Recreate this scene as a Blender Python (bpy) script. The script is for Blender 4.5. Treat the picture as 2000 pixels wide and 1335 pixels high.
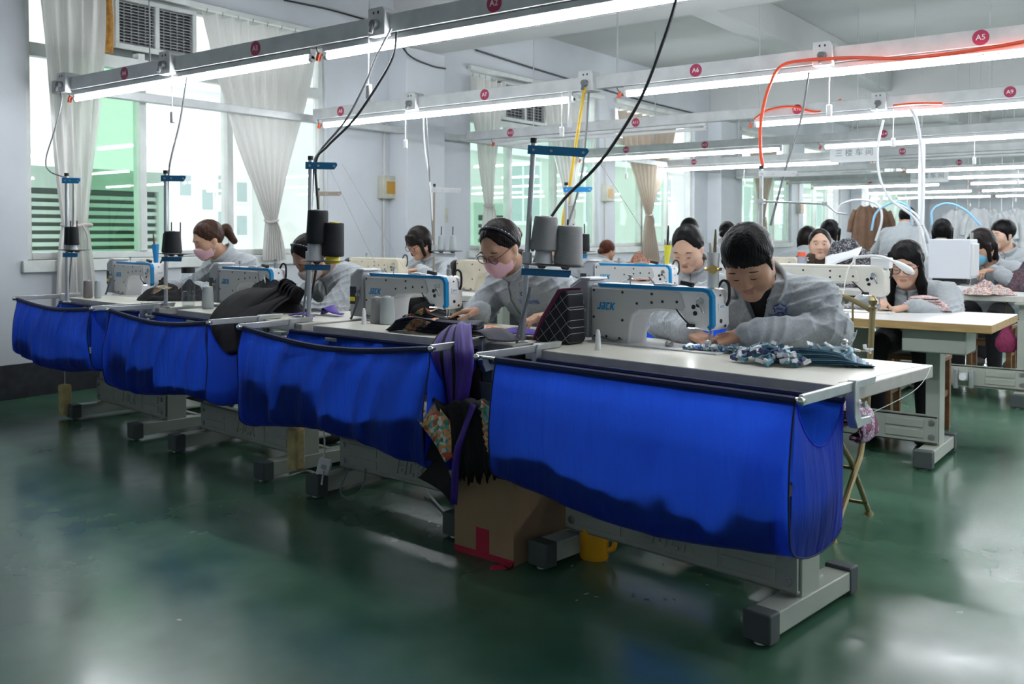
import bpy, bmesh, math, random
import numpy as np
from mathutils import Vector, Matrix, Euler
R_ = random.Random(7)
for o in list(bpy.data.objects): bpy.data.objects.remove(o)
scn = bpy.context.scene
COL = scn.collection
# ------------------------------------------------------------------ camera, world, exposure
cam_d = bpy.data.cameras.new('camera'); cam = bpy.data.objects.new('camera', cam_d); COL.objects.link(cam)
cam.location = (0, 0, 1.2)
cam.rotation_euler = (math.radians(90-1.5), 0, math.atan2(.6, .8))
cam_d.sensor_width = 36; cam_d.lens = 36*1800/2000; cam_d.shift_y = -165.4/2000
cam_d.clip_start = .05; cam_d.clip_end = 200
cam_d.dof.use_dof = True; cam_d.dof.focus_distance = 3.7; cam_d.dof.aperture_fstop = 5.0
scn.camera = cam
world = bpy.data.worlds.new('overcast'); scn.world = world; world.use_nodes = True
wb = world.node_tree.nodes['Background']; wb.inputs[0].default_value = (.93, .97, 1, 1); wb.inputs[1].default_value = 1.5
scn.view_settings.view_transform = 'Standard'; scn.view_settings.look = 'None'
scn.view_settings.gamma = 1; scn.view_settings.use_curve_mapping = False
scn.view_settings.exposure = 0.58
TUBE_POWER = 50.0
# ------------------------------------------------------------------ helpers
def cam_ray(px, py):                       # world direction seen at a photo pixel (only used to measure positions)
    th = math.radians(1.5); F = Vector((-.6*math.cos(th), .8*math.cos(th), -math.sin(th))); Rr = Vector((.8, .6, 0)); U = Rr.cross(F)
    return F + Rr*((px-1000)/1800) - U*((py-502.13)/1800)
def at_y(px, py, Y): v = cam_ray(px, py); return Vector((0, 0, 1.2)) + v*(Y/v.y)
def at_x(px, py, X): v = cam_ray(px, py); return Vector((0, 0, 1.2)) + v*(X/v.x)
def at_z(px, py, Z): v = cam_ray(px, py); return Vector((0, 0, 1.2)) + v*((Z-1.2)/v.z)

MATS = {}
def mat(name, col, rough=.5, metal=0, var=0, vscale=8, bump=0, bscale=60, stretch=(1, 1, 1), spec=.5, coat=0, trans=0, emit=None, estr=0, sheen=0, col2=None, alpha=1, ior=1.45):
    if name in MATS: return MATS[name]
    m = bpy.data.materials.new(name); m.use_nodes = True; nt = m.node_tree
    b = nt.nodes['Principled BSDF']; c4 = (*col, 1)
    b.inputs['Base Color'].default_value = c4; b.inputs['Roughness'].default_value = rough; b.inputs['Metallic'].default_value = metal
    b.inputs['Specular IOR Level'].default_value = spec; b.inputs['Coat Weight'].default_value = coat
    b.inputs['Transmission Weight'].default_value = trans; b.inputs['Sheen Weight'].default_value = sheen; b.inputs['Alpha'].default_value = alpha
    b.inputs['IOR'].default_value = ior
    if emit: b.inputs['Emission Color'].default_value = (*emit, 1); b.inputs['Emission Strength'].default_value = estr
    if var or bump:
        tc = nt.nodes.new('ShaderNodeTexCoord'); mp = nt.nodes.new('ShaderNodeMapping'); mp.inputs['Scale'].default_value = stretch
        nt.links.new(tc.outputs['Object'], mp.inputs[0])
    if var:
        n = nt.nodes.new('ShaderNodeTexNoise'); n.inputs['Scale'].default_value = vscale; n.inputs['Detail'].default_value = 5
        nt.links.new(mp.outputs[0], n.inputs['Vector'])
        r = nt.nodes.new('ShaderNodeValToRGB'); r.color_ramp.elements[0].position = .3; r.color_ramp.elements[1].position = .7
        lo = col2 or tuple(max(0, c*(1-var)) for c in col); hi = tuple(min(1, c*(1+var*.6)) for c in col)
        r.color_ramp.elements[0].color = (*lo, 1); r.color_ramp.elements[1].color = (*hi, 1)
        nt.links.new(n.outputs[0], r.inputs[0]); nt.links.new(r.outputs[0], b.inputs['Base Color'])
    if bump:
        n2 = nt.nodes.new('ShaderNodeTexNoise'); n2.inputs['Scale'].default_value = bscale; n2.inputs['Detail'].default_value = 4
        nt.links.new(mp.outputs[0], n2.inputs['Vector'])
        bp = nt.nodes.new('ShaderNodeBump'); bp.inputs['Strength'].default_value = bump; bp.inputs['Distance'].default_value = .01
        nt.links.new(n2.outputs[0], bp.inputs['Height']); nt.links.new(bp.outputs[0], b.inputs['Normal'])
    MATS[name] = m; return m

def cloth_mat(name, col, translucent=.4, rough=.8, fold=0, col_t=None):
    if name in MATS: return MATS[name]
    m = bpy.data.materials.new(name); m.use_nodes = True; nt = m.node_tree
    b = nt.nodes['Principled BSDF']; b.inputs['Base Color'].default_value = (*col, 1); b.inputs['Roughness'].default_value = rough
    b.inputs['Sheen Weight'].default_value = .15; b.inputs['Specular IOR Level'].default_value = .25
    t = nt.nodes.new('ShaderNodeBsdfTranslucent'); t.inputs[0].default_value = (*(col_t or col), 1)
    mx = nt.nodes.new('ShaderNodeMixShader'); mx.inputs[0].default_value = translucent
    out = nt.nodes['Material Output']
    nt.links.new(b.outputs[0], mx.inputs[1]); nt.links.new(t.outputs[0], mx.inputs[2]); nt.links.new(mx.outputs[0], out.inputs[0])
    tc = nt.nodes.new('ShaderNodeTexCoord'); mp = nt.nodes.new('ShaderNodeMapping'); mp.inputs['Scale'].default_value = (1, 1, .12)
    n = nt.nodes.new('ShaderNodeTexNoise'); n.inputs['Scale'].default_value = 28; n.inputs['Detail'].default_value = 3
    bp = nt.nodes.new('ShaderNodeBump'); bp.inputs['Strength'].default_value = .6; bp.inputs['Distance'].default_value = .02
    nt.links.new(tc.outputs['Object'], mp.inputs[0]); nt.links.new(mp.outputs[0], n.inputs['Vector']); nt.links.new(n.outputs[0], bp.inputs['Height'])
    nt.links.new(bp.outputs[0], b.inputs['Normal']); nt.links.new(bp.outputs[0], t.inputs['Normal'])
    MATS[name] = m; return m

def glass_mat(name, tint, refl=1.0):
    if name in MATS: return MATS[name]
    m = bpy.data.materials.new(name); m.use_nodes = True; nt = m.node_tree
    nt.nodes.remove(nt.nodes['Principled BSDF']); out = nt.nodes['Material Output']
    tr = nt.nodes.new('ShaderNodeBsdfTransparent'); tr.inputs[0].default_value = (*tint, 1)
    gl = nt.nodes.new('ShaderNodeBsdfGlossy'); gl.inputs['Roughness'].default_value = .012; gl.inputs[0].default_value = (1, 1, 1, 1)
    lw = nt.nodes.new('ShaderNodeLayerWeight'); lw.inputs[0].default_value = .5
    pw = nt.nodes.new('ShaderNodeMath'); pw.operation = 'POWER'; pw.inputs[1].default_value = 4.5
    fr = nt.nodes.new('ShaderNodeMath'); fr.operation = 'MULTIPLY_ADD'; fr.inputs[1].default_value = .8*refl; fr.inputs[2].default_value = .04*refl
    nt.links.new(lw.outputs['Facing'], pw.inputs[0]); nt.links.new(pw.outputs[0], fr.inputs[0])
    mx = nt.nodes.new('ShaderNodeMixShader')
    nt.links.new(fr.outputs[0], mx.inputs[0]); nt.links.new(tr.outputs[0], mx.inputs[1]); nt.links.new(gl.outputs[0], mx.inputs[2]); nt.links.new(mx.outputs[0], out.inputs[0])
    MATS[name] = m; return m

class MB:
    def __init__(s): s.v = []; s.f = []; s.m = []; s.cur = 0; s.uv = None
    def add(s, vs, fs):
        n = len(s.v); s.v += [tuple(v) for v in vs]; s.f += [tuple(i+n for i in f) for f in fs]; s.m += [s.cur]*len(fs); return s
    def box(s, lo, hi, M=None):
        x0, y0, z0 = lo; x1, y1, z1 = hi
        vs = [Vector(p) for p in ((x0,y0,z0),(x1,y0,z0),(x1,y1,z0),(x0,y1,z0),(x0,y0,z1),(x1,y0,z1),(x1,y1,z1),(x0,y1,z1))]
        if M is not None: vs = [M @ v for v in vs]
        return s.add(vs, [(3,2,1,0),(4,5,6,7),(0,1,5,4),(1,2,6,5),(2,3,7,6),(3,0,4,7)])
    def cbox(s, c, size, M=None):
        c = Vector(c); h = Vector(size)/2
        T = Matrix.Translation(c) @ (M.to_4x4() if M is not None else Matrix())
        return s.box(-h, h, T)
    def tube(s, path, r, n=8, caps=True):
        path = [Vector(p) for p in path]; k = len(path)
        rs = list(r) if hasattr(r, '__len__') else [r]*k
        t0 = (path[1]-path[0]).normalized(); ref = Vector((0,0,1)) if abs(t0.z) < .9 else Vector((1,0,0))
        u = t0.cross(ref).normalized(); vs = []
        for i, p in enumerate(path):
            t = (path[min(i+1,k-1)]-path[max(i-1,0)])
            t = t.normalized() if t.length > 1e-9 else t0
            u = (u - t*u.dot(t)); u = u.normalized() if u.length > 1e-6 else t.orthogonal().normalized()
            w = t.cross(u)
            vs += [p + (u*math.cos(a)+w*math.sin(a))*rs[i] for a in [2*math.pi*j/n for j in range(n)]]
        fs = [(i*n+j, i*n+(j+1)%n, (i+1)*n+(j+1)%n, (i+1)*n+j) for i in range(k-1) for j in range(n)]
        if caps: fs += [tuple(range(n-1,-1,-1)), tuple((k-1)*n+j for j in range(n))]
        return s.add(vs, fs)
    def cyl(s, p0, p1, r0, r1=None, n=16): return s.tube([p0, p1], [r0, r0 if r1 is None else r1], n)
    def lathe(s, prof, n=20, M=None):
        vs = []
        for r, z in prof:
            for j in range(n):
                a = 2*math.pi*j/n; v = Vector((r*math.cos(a), r*math.sin(a), z)); vs.append(M @ v if M is not None else v)
        k = len(prof)
        fs = [(i*n+j, i*n+(j+1)%n, (i+1)*n+(j+1)%n, (i+1)*n+j) for i in range(k-1) for j in range(n)]
        fs += [tuple(range(n-1,-1,-1)), tuple((k-1)*n+j for j in range(n))]
        return s.add(vs, fs)
    def prism(s, poly, y0, y1, M=None):            # poly in local (x,z), extruded along y
        n = len(poly)
        vs = [Vector((x, y0, z)) for x, z in poly]+[Vector((x, y1, z)) for x, z in poly]
        if M is not None: vs = [M @ v for v in vs]
        return s.add(vs, [tuple(range(n)), tuple(range(2*n-1, n-1, -1))]+[((i+1)%n, i, n+i, n+(i+1)%n) for i in range(n)])
    def grid(s, fn, nu, nv, closed_u=False):
        vs = [fn(i/(nu if closed_u else nu-1), j/(nv-1)) for j in range(nv) for i in range(nu)]
        nn = nu if closed_u else nu-1
        return s.add(vs, [(j*nu+i, j*nu+(i+1)%nu, (j+1)*nu+(i+1)%nu, (j+1)*nu+i) for j in range(nv-1) for i in range(nn)])
    def sphere(s, c, r, n=12, m=8, M=None):
        c = Vector(c); rr = Vector(r) if hasattr(r, '__len__') else Vector((r,r,r))
        vs = []
        for j in range(m+1):
            ph = math.pi*j/m
            for i in range(n):
                a = 2*math.pi*i/n; v = Vector((rr.x*math.sin(ph)*math.cos(a), rr.y*math.sin(ph)*math.sin(a), rr.z*math.cos(ph)))
                vs.append(c + ((M @ v) if M is not None else v))
        return s.add(vs, [(j*n+i, (j+1)*n+i, (j+1)*n+(i+1)%n, j*n+(i+1)%n) for j in range(m) for i in range(n)])
    def build(s, name, mats, parent=None, smooth=True, ang=35, bevel=0, seg=2, solid=0, subsurf=0, loc=None, rot=None):
        me = bpy.data.meshes.new(name); me.from_pydata(s.v, [], s.f)
        if not isinstance(mats, (list, tuple)): mats = [mats]
        for m in mats: me.materials.append(m)
        if len(mats) > 1: me.polygons.foreach_set('material_index', s.m)
        me.validate(); fix_normals(me)
        if smooth:
            me.polygons.foreach_set('use_smooth', [True]*len(me.polygons)); me.set_sharp_from_angle(angle=math.radians(ang))
        o = bpy.data.objects.new(name, me); COL.objects.link(o)
        if parent is not None: o.parent = parent
        if loc is not None: o.location = loc
        if rot is not None: o.rotation_euler = rot
        if solid: md = o.modifiers.new('solid', 'SOLIDIFY'); md.thickness = solid; md.offset = 0
        if bevel: md = o.modifiers.new('bevel', 'BEVEL'); md.width = bevel; md.segments = seg; md.limit_method = 'ANGLE'; md.angle_limit = math.radians(40)
        if subsurf: md = o.modifiers.new('sub', 'SUBSURF'); md.levels = subsurf; md.render_levels = subsurf
        return o
def fix_normals(me):
    bm = bmesh.new(); bm.from_mesh(me); bmesh.ops.recalc_face_normals(bm, faces=bm.faces); bm.to_mesh(me); bm.free()

def thing(name, label, cat, loc=(0,0,0), rotz=0, group=None):
    o = bpy.data.objects.new(name, None); COL.objects.link(o); o.location = loc; o.rotation_euler = (0, 0, rotz); o.empty_display_size = .1
    return tag(o, label, cat, group)
def tag(o, label, cat, group=None):
    o['label'] = label; o['category'] = cat
    if group: o['group'] = group
    return o
def struct(o, label=None): o['kind'] = 'structure'; (label and o.__setitem__('label', label)); return o
def dup(root, loc, rotz, label, parts=True):
    r = root.copy(); COL.objects.link(r); r.location = loc; r.rotation_euler = (0, 0, rotz); r['label'] = label
    def rec(a, b):
        for ch in list(a.children):
            c = ch.copy(); COL.objects.link(c); c.parent = b; rec(ch, c)
    rec(root, r); return r
def bez(pts, n=8):                                 # Catmull-Rom through points
    P = [Vector(p) for p in pts]; P = [P[0]*2-P[1]]+P+[P[-1]*2-P[-2]]; out = []
    for i in range(1, len(P)-2):
        for k in range(n):
            t = k/n; a, b, c, d = P[i-1:i+3]
            out.append(.5*((2*b)+(c-a)*t+(2*a-5*b+4*c-d)*t*t+(3*b-a-3*c+d)*t**3))
    out.append(P[-2]); return out
_txt = {}
def text_mesh(txt, size, M, thick=.0006, bold=0, shear=0):
    key = (txt, bold, shear)
    if key not in _txt:
        cu = bpy.data.curves.new('t', 'FONT'); cu.body = txt; cu.align_x = 'CENTER'; cu.align_y = 'CENTER'; cu.size = 1; cu.offset = bold; cu.shear = shear; cu.resolution_u = 3
        o = bpy.data.objects.new('t', cu); COL.objects.link(o); dg = bpy.context.evaluated_depsgraph_get()
        me = bpy.data.meshes.new_from_object(o.evaluated_get(dg)); bpy.data.objects.remove(o)
        _txt[key] = ([v.co.copy() for v in me.vertices], [tuple(p.vertices) for p in me.polygons]); bpy.data.meshes.remove(me)
    vs, fs = _txt[key]; mb = MB(); mb.add([M @ (v*size) for v in vs], fs); return mb
def px_at(px, Y): 
    k = (px-1000)/1800; return Y*(.8*k-.6)/(.8+.6*k)       # X of a photo column at depth Y
def zpx(px, py, Y): return at_y(px, py, Y).z
M_GOLD = mat('gold_metal', (.60, .42, .14), .3, .9)
# ------------------------------------------------------------------ materials of the setting
XW = -6.88
def wall_mat():
    return mat('wall_paint', (.62, .65, .69), .75, var=.08, vscale=1.6, bump=.08, bscale=25)
M_WALL = wall_mat()
M_CEIL = mat('ceiling_paint', (.50, .51, .51), .85, var=.06, vscale=1.2)
M_TRIM = mat('white_alu', (.68, .71, .69), .42, var=.12, vscale=6)
M_DARK = mat('black_skirting', (.022, .024, .03), .55, var=.5, vscale=14)
M_STEEL = mat('galvanised', (.55, .57, .58), .38, .75, var=.12, vscale=15)
M_RAIL = mat('rail_paint', (.50, .52, .53), .45, .2, var=.12, vscale=9)
M_BLACK = mat('black_plastic', (.015, .016, .018), .45)
M_WHITEP = mat('white_plastic', (.78, .79, .79), .4)
def floor_mat():
    m = bpy.data.materials.new('green_epoxy'); m.use_nodes = True; nt = m.node_tree; b = nt.nodes['Principled BSDF']
    tc = nt.nodes.new('ShaderNodeTexCoord')
    def noise(sc, det, st=(1,1,1)):
        mp = nt.nodes.new('ShaderNodeMapping'); mp.inputs['Scale'].default_value = st; nt.links.new(tc.outputs['Object'], mp.inputs[0])
        n = nt.nodes.new('ShaderNodeTexNoise'); n.inputs['Scale'].default_value = sc; n.inputs['Detail'].default_value = det; n.inputs['Roughness'].default_value = .6
        nt.links.new(mp.outputs[0], n.inputs['Vector']); return n
    n1 = noise(.8, 4); n2 = noise(2.6, 4, (1, 1, 1)); n3 = noise(30, 3)
    r1 = nt.nodes.new('ShaderNodeValToRGB'); e = r1.color_ramp.elements
    e[0].position = .3; e[0].color = (.026, .085, .055, 1); e[1].position = .72; e[1].color = (.085, .19, .125, 1)
    nt.links.new(n1.outputs[0], r1.inputs[0])
    r2 = nt.nodes.new('ShaderNodeValToRGB'); e = r2.color_ramp.elements
    e[0].position = .2; e[0].color = (.72, .74, .72, 1); e[1].position = .85; e[1].color = (1.2, 1.15, 1.1, 1)
    nt.links.new(n2.outputs[0], r2.inputs[0])
    mx = nt.nodes.new('ShaderNodeMix'); mx.data_type = 'RGBA'; mx.blend_type = 'MULTIPLY'; mx.inputs[0].default_value = .8
    nt.links.new(r1.outputs[0], mx.inputs[6]); nt.links.new(r2.outputs[0], mx.inputs[7]); nt.links.new(mx.outputs[2], b.inputs['Base Color'])
    rr = nt.nodes.new('ShaderNodeMapRange'); rr.inputs[1].default_value = .3; rr.inputs[2].default_value = .75; rr.inputs[3].default_value = .15; rr.inputs[4].default_value = .30
    nt.links.new(n2.outputs[0], rr.inputs[0]); nt.links.new(rr.outputs[0], b.inputs['Roughness'])
    b.inputs['Specular IOR Level'].default_value = .55
    bp = nt.nodes.new('ShaderNodeBump'); bp.inputs['Strength'].default_value = .012; bp.inputs['Distance'].default_value = .003
    nt.links.new(n3.outputs[0], bp.inputs['Height']); nt.links.new(bp.outputs[0], b.inputs['Normal'])
    return m
Y0, Y1, X1, ZC = -2.6, 31.0, 5.2, 3.75
mb = MB(); mb.box((XW-.2, Y0-.2, -.12), (X1+.2, Y1+.2, 0)); struct(mb.build('floor', floor_mat(), smooth=False), 'glossy dark green painted concrete floor')
mb = MB(); mb.box((XW-.2, Y0-.2, ZC), (X1+.2, Y1+.2, ZC+.15)); struct(mb.build('ceiling', M_CEIL, smooth=False), 'off white concrete ceiling')
# window openings on the left wall: (y0, y1, z0, z1)
WIN = [(3.27, 6.15, 1.0, 3.13), (8.36, 11.24, 1.0, 3.1), (11.68, 14.3, 1.0, 3.1), (16.3, 18.9, 1.0, 3.1), (19.6, 22.2, 1.0, 3.1), (24.6, 28.6, 1.0, 3.1)]
mb = MB(); y = Y0-.2
for (a, b_, c, d) in WIN:
    mb.box((XW-.2, y, 0), (XW, a, ZC)); mb.box((XW-.2, a, 0), (XW, b_, c)); mb.box((XW-.2, a, d), (XW, b_, ZC)); y = b_
mb.box((XW-.2, y, 0), (XW, Y1+.2, ZC)); struct(mb.build('wall_left', M_WALL, smooth=False), 'white painted wall with tall windows')
# far wall with one wide window band
mb = MB(); FW = (-3.2, 4.2, 1.45, 2.75)
mb.box((XW, Y1, 0), (FW[0], Y1+.2, ZC)); mb.box((FW[1], Y1, 0), (X1, Y1+.2, ZC)); mb.box((FW[0], Y1, 0), (FW[1], Y1+.2, FW[2])); mb.box((FW[0], Y1, FW[3]), (FW[1], Y1+.2, ZC))
struct(mb.build('wall_back', M_WALL, smooth=False), 'far wall of the hall')
mb = MB(); mb.box((X1, Y0-.2, 0), (X1+.2, Y1+.2, ZC)); struct(mb.build('wall_right', M_WALL, smooth=False), 'white right wall')
mb = MB(); mb.box((XW, Y0-.2, 0), (X1, Y0, ZC)); struct(mb.build('wall_front', M_WALL, smooth=False), 'white wall behind the viewer')
mb = MB(); mb.box((XW, Y0, 0), (XW+.014, 7.0, .25)); mb.box((XW, 7.62, 0), (XW+.014, 14.7, .25)); struct(mb.build('baseboard_left', M_DARK, bevel=.003), 'black painted skirting band along the wall')
# pilasters on the left wall and main beams over them
n = 0
for yc in (7.31, 15.1, 23.2):
    n += 1; mb = MB(); mb.box((XW, yc-.3, 0), (XW+.26, yc+.3, 3.13)); struct(mb.build('trim_%d' % n, M_WALL, bevel=.008), 'white square pilaster against the wall')
for yc in (7.31, 15.1, 23.2):
    n += 1; mb = MB(); mb.box((XW, yc-.22, 3.13), (X1, yc+.22, ZC)); struct(mb.build('trim_%d' % n, M_CEIL, bevel=.01), 'deep white concrete ceiling beam across the hall')
for xc in (-4.0, -1.05, 1.9):
    for a, b_ in ((Y0, 7.09), (7.53, 14.88), (15.32, 22.98), (23.42, Y1)):
        n += 1; mb = MB(); mb.box((xc-.14, a, 3.38), (xc+.14, b_, ZC)); struct(mb.build('trim_%d' % n, M_CEIL, bevel=.01), 'shallow concrete ceiling rib')
# free-standing columns at the far right
for (x, yc) in ((-2.5, 23.2), (1.9, 15.1)):
    n += 1; mb = MB(); mb.box((x-.2, yc-.2, 0), (x+.2, yc+.2, 3.13)); struct(mb.build('trim_%d' % n, M_WALL, bevel=.01), 'square white column standing in the hall')
# ------------------------------------------------------------------ windows
G_CLEAR = glass_mat('glass_clear', (.975, .99, .98)); G_GREEN = glass_mat('glass_green', (.80, .90, .84)); G_DEEP = glass_mat('glass_deep_green', (.66, .84, .71))
def window(idx, y0, y1, z0, z1, mulls, tints, transom=2.56, frame=.055):
    r = bpy.data.objects.new('window_%d' % idx, None); COL.objects.link(r); r['kind'] = 'structure'; r['label'] = 'tall aluminium sliding window in the left wall'
    r.location = (XW, y0, z0); w = y1-y0; h = z1-z0; tz = transom-z0
    mb = MB(); xa, xb = -.13, -.05
    mb.box((xa, 0, 0), (xb, frame, h)); mb.box((xa, w-frame, 0), (xb, w, h)); mb.box((xa, frame, 0), (xb, w-frame, frame)); mb.box((xa, frame, h-frame), (xb, w-frame, h)); mb.box((xa, frame, tz-.05), (xb, w-frame, tz+.05))
    mb.build('window_frame', M_TRIM, r, bevel=.005)
    mb = MB(); mb.box((-.2, -.05, -.09), (.035, w+.05, -.0)); mb.build('window_sill', M_TRIM, r, bevel=.006)
    ys = [frame]+[m-y0 for m in mulls]+[w-frame]
    for i in range(len(ys)-1):
        if i: mb = MB(); mb.box((xa-.01, ys[i]-.03, frame), (xb+.012, ys[i]+.03, tz-.05)); mb.build('mullion', M_TRIM, r, bevel=.004)
        mb = MB(); mb.box((-.095, ys[i], frame), (-.089, ys[i+1], tz-.05)); mb.build('pane', (G_CLEAR, G_GREEN, G_DEEP)[tints[i]], r, smooth=False)
    k = len(ys)//2
    for a, b_ in ((frame, ys[k]-.03), (ys[k]+.03, w-frame)):
        mb = MB(); mb.box((-.095, a, tz+.05), (-.089, b_, h-frame)); mb.build('pane', G_CLEAR, r, smooth=False)
    mb = MB(); mb.box((xa, ys[k]-.03, tz+.05), (xb, ys[k]+.03, h-frame)); mb.build('mullion', M_TRIM, r, bevel=.004)
    return r
window(1, *WIN[0], (3.62, 4.22, 5.06), (0, 2, 0, 0))
window(2, *WIN[1], (9.2, 10.2), (1, 1, 1))
window(3, *WIN[2], (12.55, 13.4), (1, 1, 0))
window(4, *WIN[3], (17.2, 18.0), (1, 1, 1))
window(5, *WIN[4], (20.5, 21.3), (1, 1, 0))
window(6, *WIN[5], (25.9, 27.2), (0, 1, 1))
r = bpy.data.objects.new('window_7', None); COL.objects.link(r); r['kind'] = 'structure'; r['label'] = 'wide bright window band in the far wall'; r.location = (FW[0], Y1, FW[2])
mb = MB(); w = FW[1]-FW[0]; h = FW[3]-FW[2]
for a, b_ in (((0, 0), (w, .06)), ((0, h-.06), (w, h)), ((0, .06), (.06, h-.06)), ((w-.06, .06), (w, h-.06))): mb.box((a[0], .05, a[1]), (b_[0], .12, b_[1]))
mb.build('window_frame', M_TRIM, r)
for i in range(6):
    x0 = .06+i*(w-.12)/6; x1 = .06+(i+1)*(w-.12)/6
    mb = MB(); mb.box((x0, .08, .06), (x1, .085, h-.06)); mb.build('pane', G_CLEAR, r, smooth=False)
    if i: mb = MB(); mb.box((x0-.03, .05, .06), (x0+.03, .12, h-.06)); mb.build('mullion', M_TRIM, r)
# ------------------------------------------------------------------ outside
M_FAC = mat('facade_white', (.82, .84, .83), .8, var=.05, vscale=.6)
M_FAC2 = mat('facade_tile', (.60, .64, .61), .7, var=.08, vscale=1.2)
M_WGL = mat('far_window_glass', (.40, .50, .50), .3)
b1 = thing('apartment_building', 'pale apartment building seen through the nearest window', 'building', (-17, 0, -6))
mb = MB(); mb.box((-6, -2, 0), (0, 30, 13.5)); mb.build('wall', M_FAC, b1, smooth=False)
mb = MB(); mb.box((-.0, -2, 10.2), (.25, 30, 10.5)); mb.build('cornice', M_FAC, b1)
mb = MB(); mb.box((-.0, -2, 6.4), (.08, 30, 6.5)); mb.build('string_course', M_FAC, b1)
for (px, py) in ((403, 390), (470, 375), (470, 440), (575, 380), (580, 435), (434, 362), (434, 432), (360, 362)):
    p = at_x(px, py, -17); ww, hh = (.26, .42)
    mb = MB(); mb.box((-.02, p.y-ww/2-.05, p.z+6-hh/2-.05), (.04, p.y+ww/2+.05, p.z+6+hh/2+.05)); wfr = mb.build('window', M_FAC, b1)
    mb = MB(); mb.box((.03, p.y-ww/2, p.z+6-hh/2), (.05, p.y+ww/2, p.z+6+hh/2)); mb.build('pane', M_WGL, wfr)
# louvred plant enclosure close outside the first window
M_LOUV = mat('louvre_paint', (.46, .60, .50), .5, var=.1, vscale=3); M_LDARK = mat('louvre_gap', (.09, .13, .11), .8)
def louvre_unit(name, label, xf, y0, y1, z0, z1, step):
    t = thing(name, label, 'louvre unit', (xf, y0, z0)); w = y1-y0; h = z1-z0
    mb = MB(); mb.box((-1.2, 0, -3), (-.08, w, h)); mb.build('casing', M_LDARK, t, smooth=False)
    mb = MB(); mb.box((-.1, 0, h-.2), (0, w, h)); mb.box((-.1, 0, -3), (0, .12, h-.2)); mb.box((-.1, w-.12, -3), (0, w, h-.2)); mb.box((-.1, w*.5-.06, -3), (0, w*.5+.06, h-.2)); mb.build('frame', M_LOUV, t)
    z = h-.2-step
    while z > -.3:
        mb = MB(); mb.cbox((-.05, w/2, z), (.02, w-.2, step*.5), Matrix.Rotation(.15, 3, 'Y')); mb.build('slat', M_LOUV, t, smooth=False); z -= step
pA = at_x(52, 322, -8.6); pB = at_x(330, 322, -8.6)
louvre_unit('louvred_enclosure', 'pale louvred plant enclosure outside the nearest window', -8.6, pA.y-.6, pB.y, .75, pA.z, .075)
pA = at_x(925, 395, -9.5); pB = at_x(1000, 395, -9.5)
louvre_unit('louvred_enclosure', 'dark louvred enclosure outside the second window', -9.5, pA.y, pB.y, .75, pA.z, .12)
b2 = thing('neighbour_building', 'pale green tiled building outside the farther windows', 'building', (-13.5, 13.0, -4))
mb = MB(); mb.box((-5, 0, 0), (0, 48, 7.9)); mb.build('wall', M_FAC2, b2, smooth=False)
mb = MB(); mb.box((0, 0, 7.1), (.12, 48, 7.25)); mb.build('ledge', M_FAC, b2, smooth=False)
for i in range(10):
    mb = MB(); mb.box((-.02, 1+i*3.6, 5.4), (.04, 2.6+i*3.6, 7)); f = mb.build('window', M_FAC, b2); mb = MB(); mb.box((.03, 1.1+i*3.6, 5.5), (.05, 1.75+i*3.6, 6.9)); mb.box((.03, 1.85+i*3.6, 5.5), (.05, 2.5+i*3.6, 6.9)); mb.build('pane', M_WGL, f)
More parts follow.
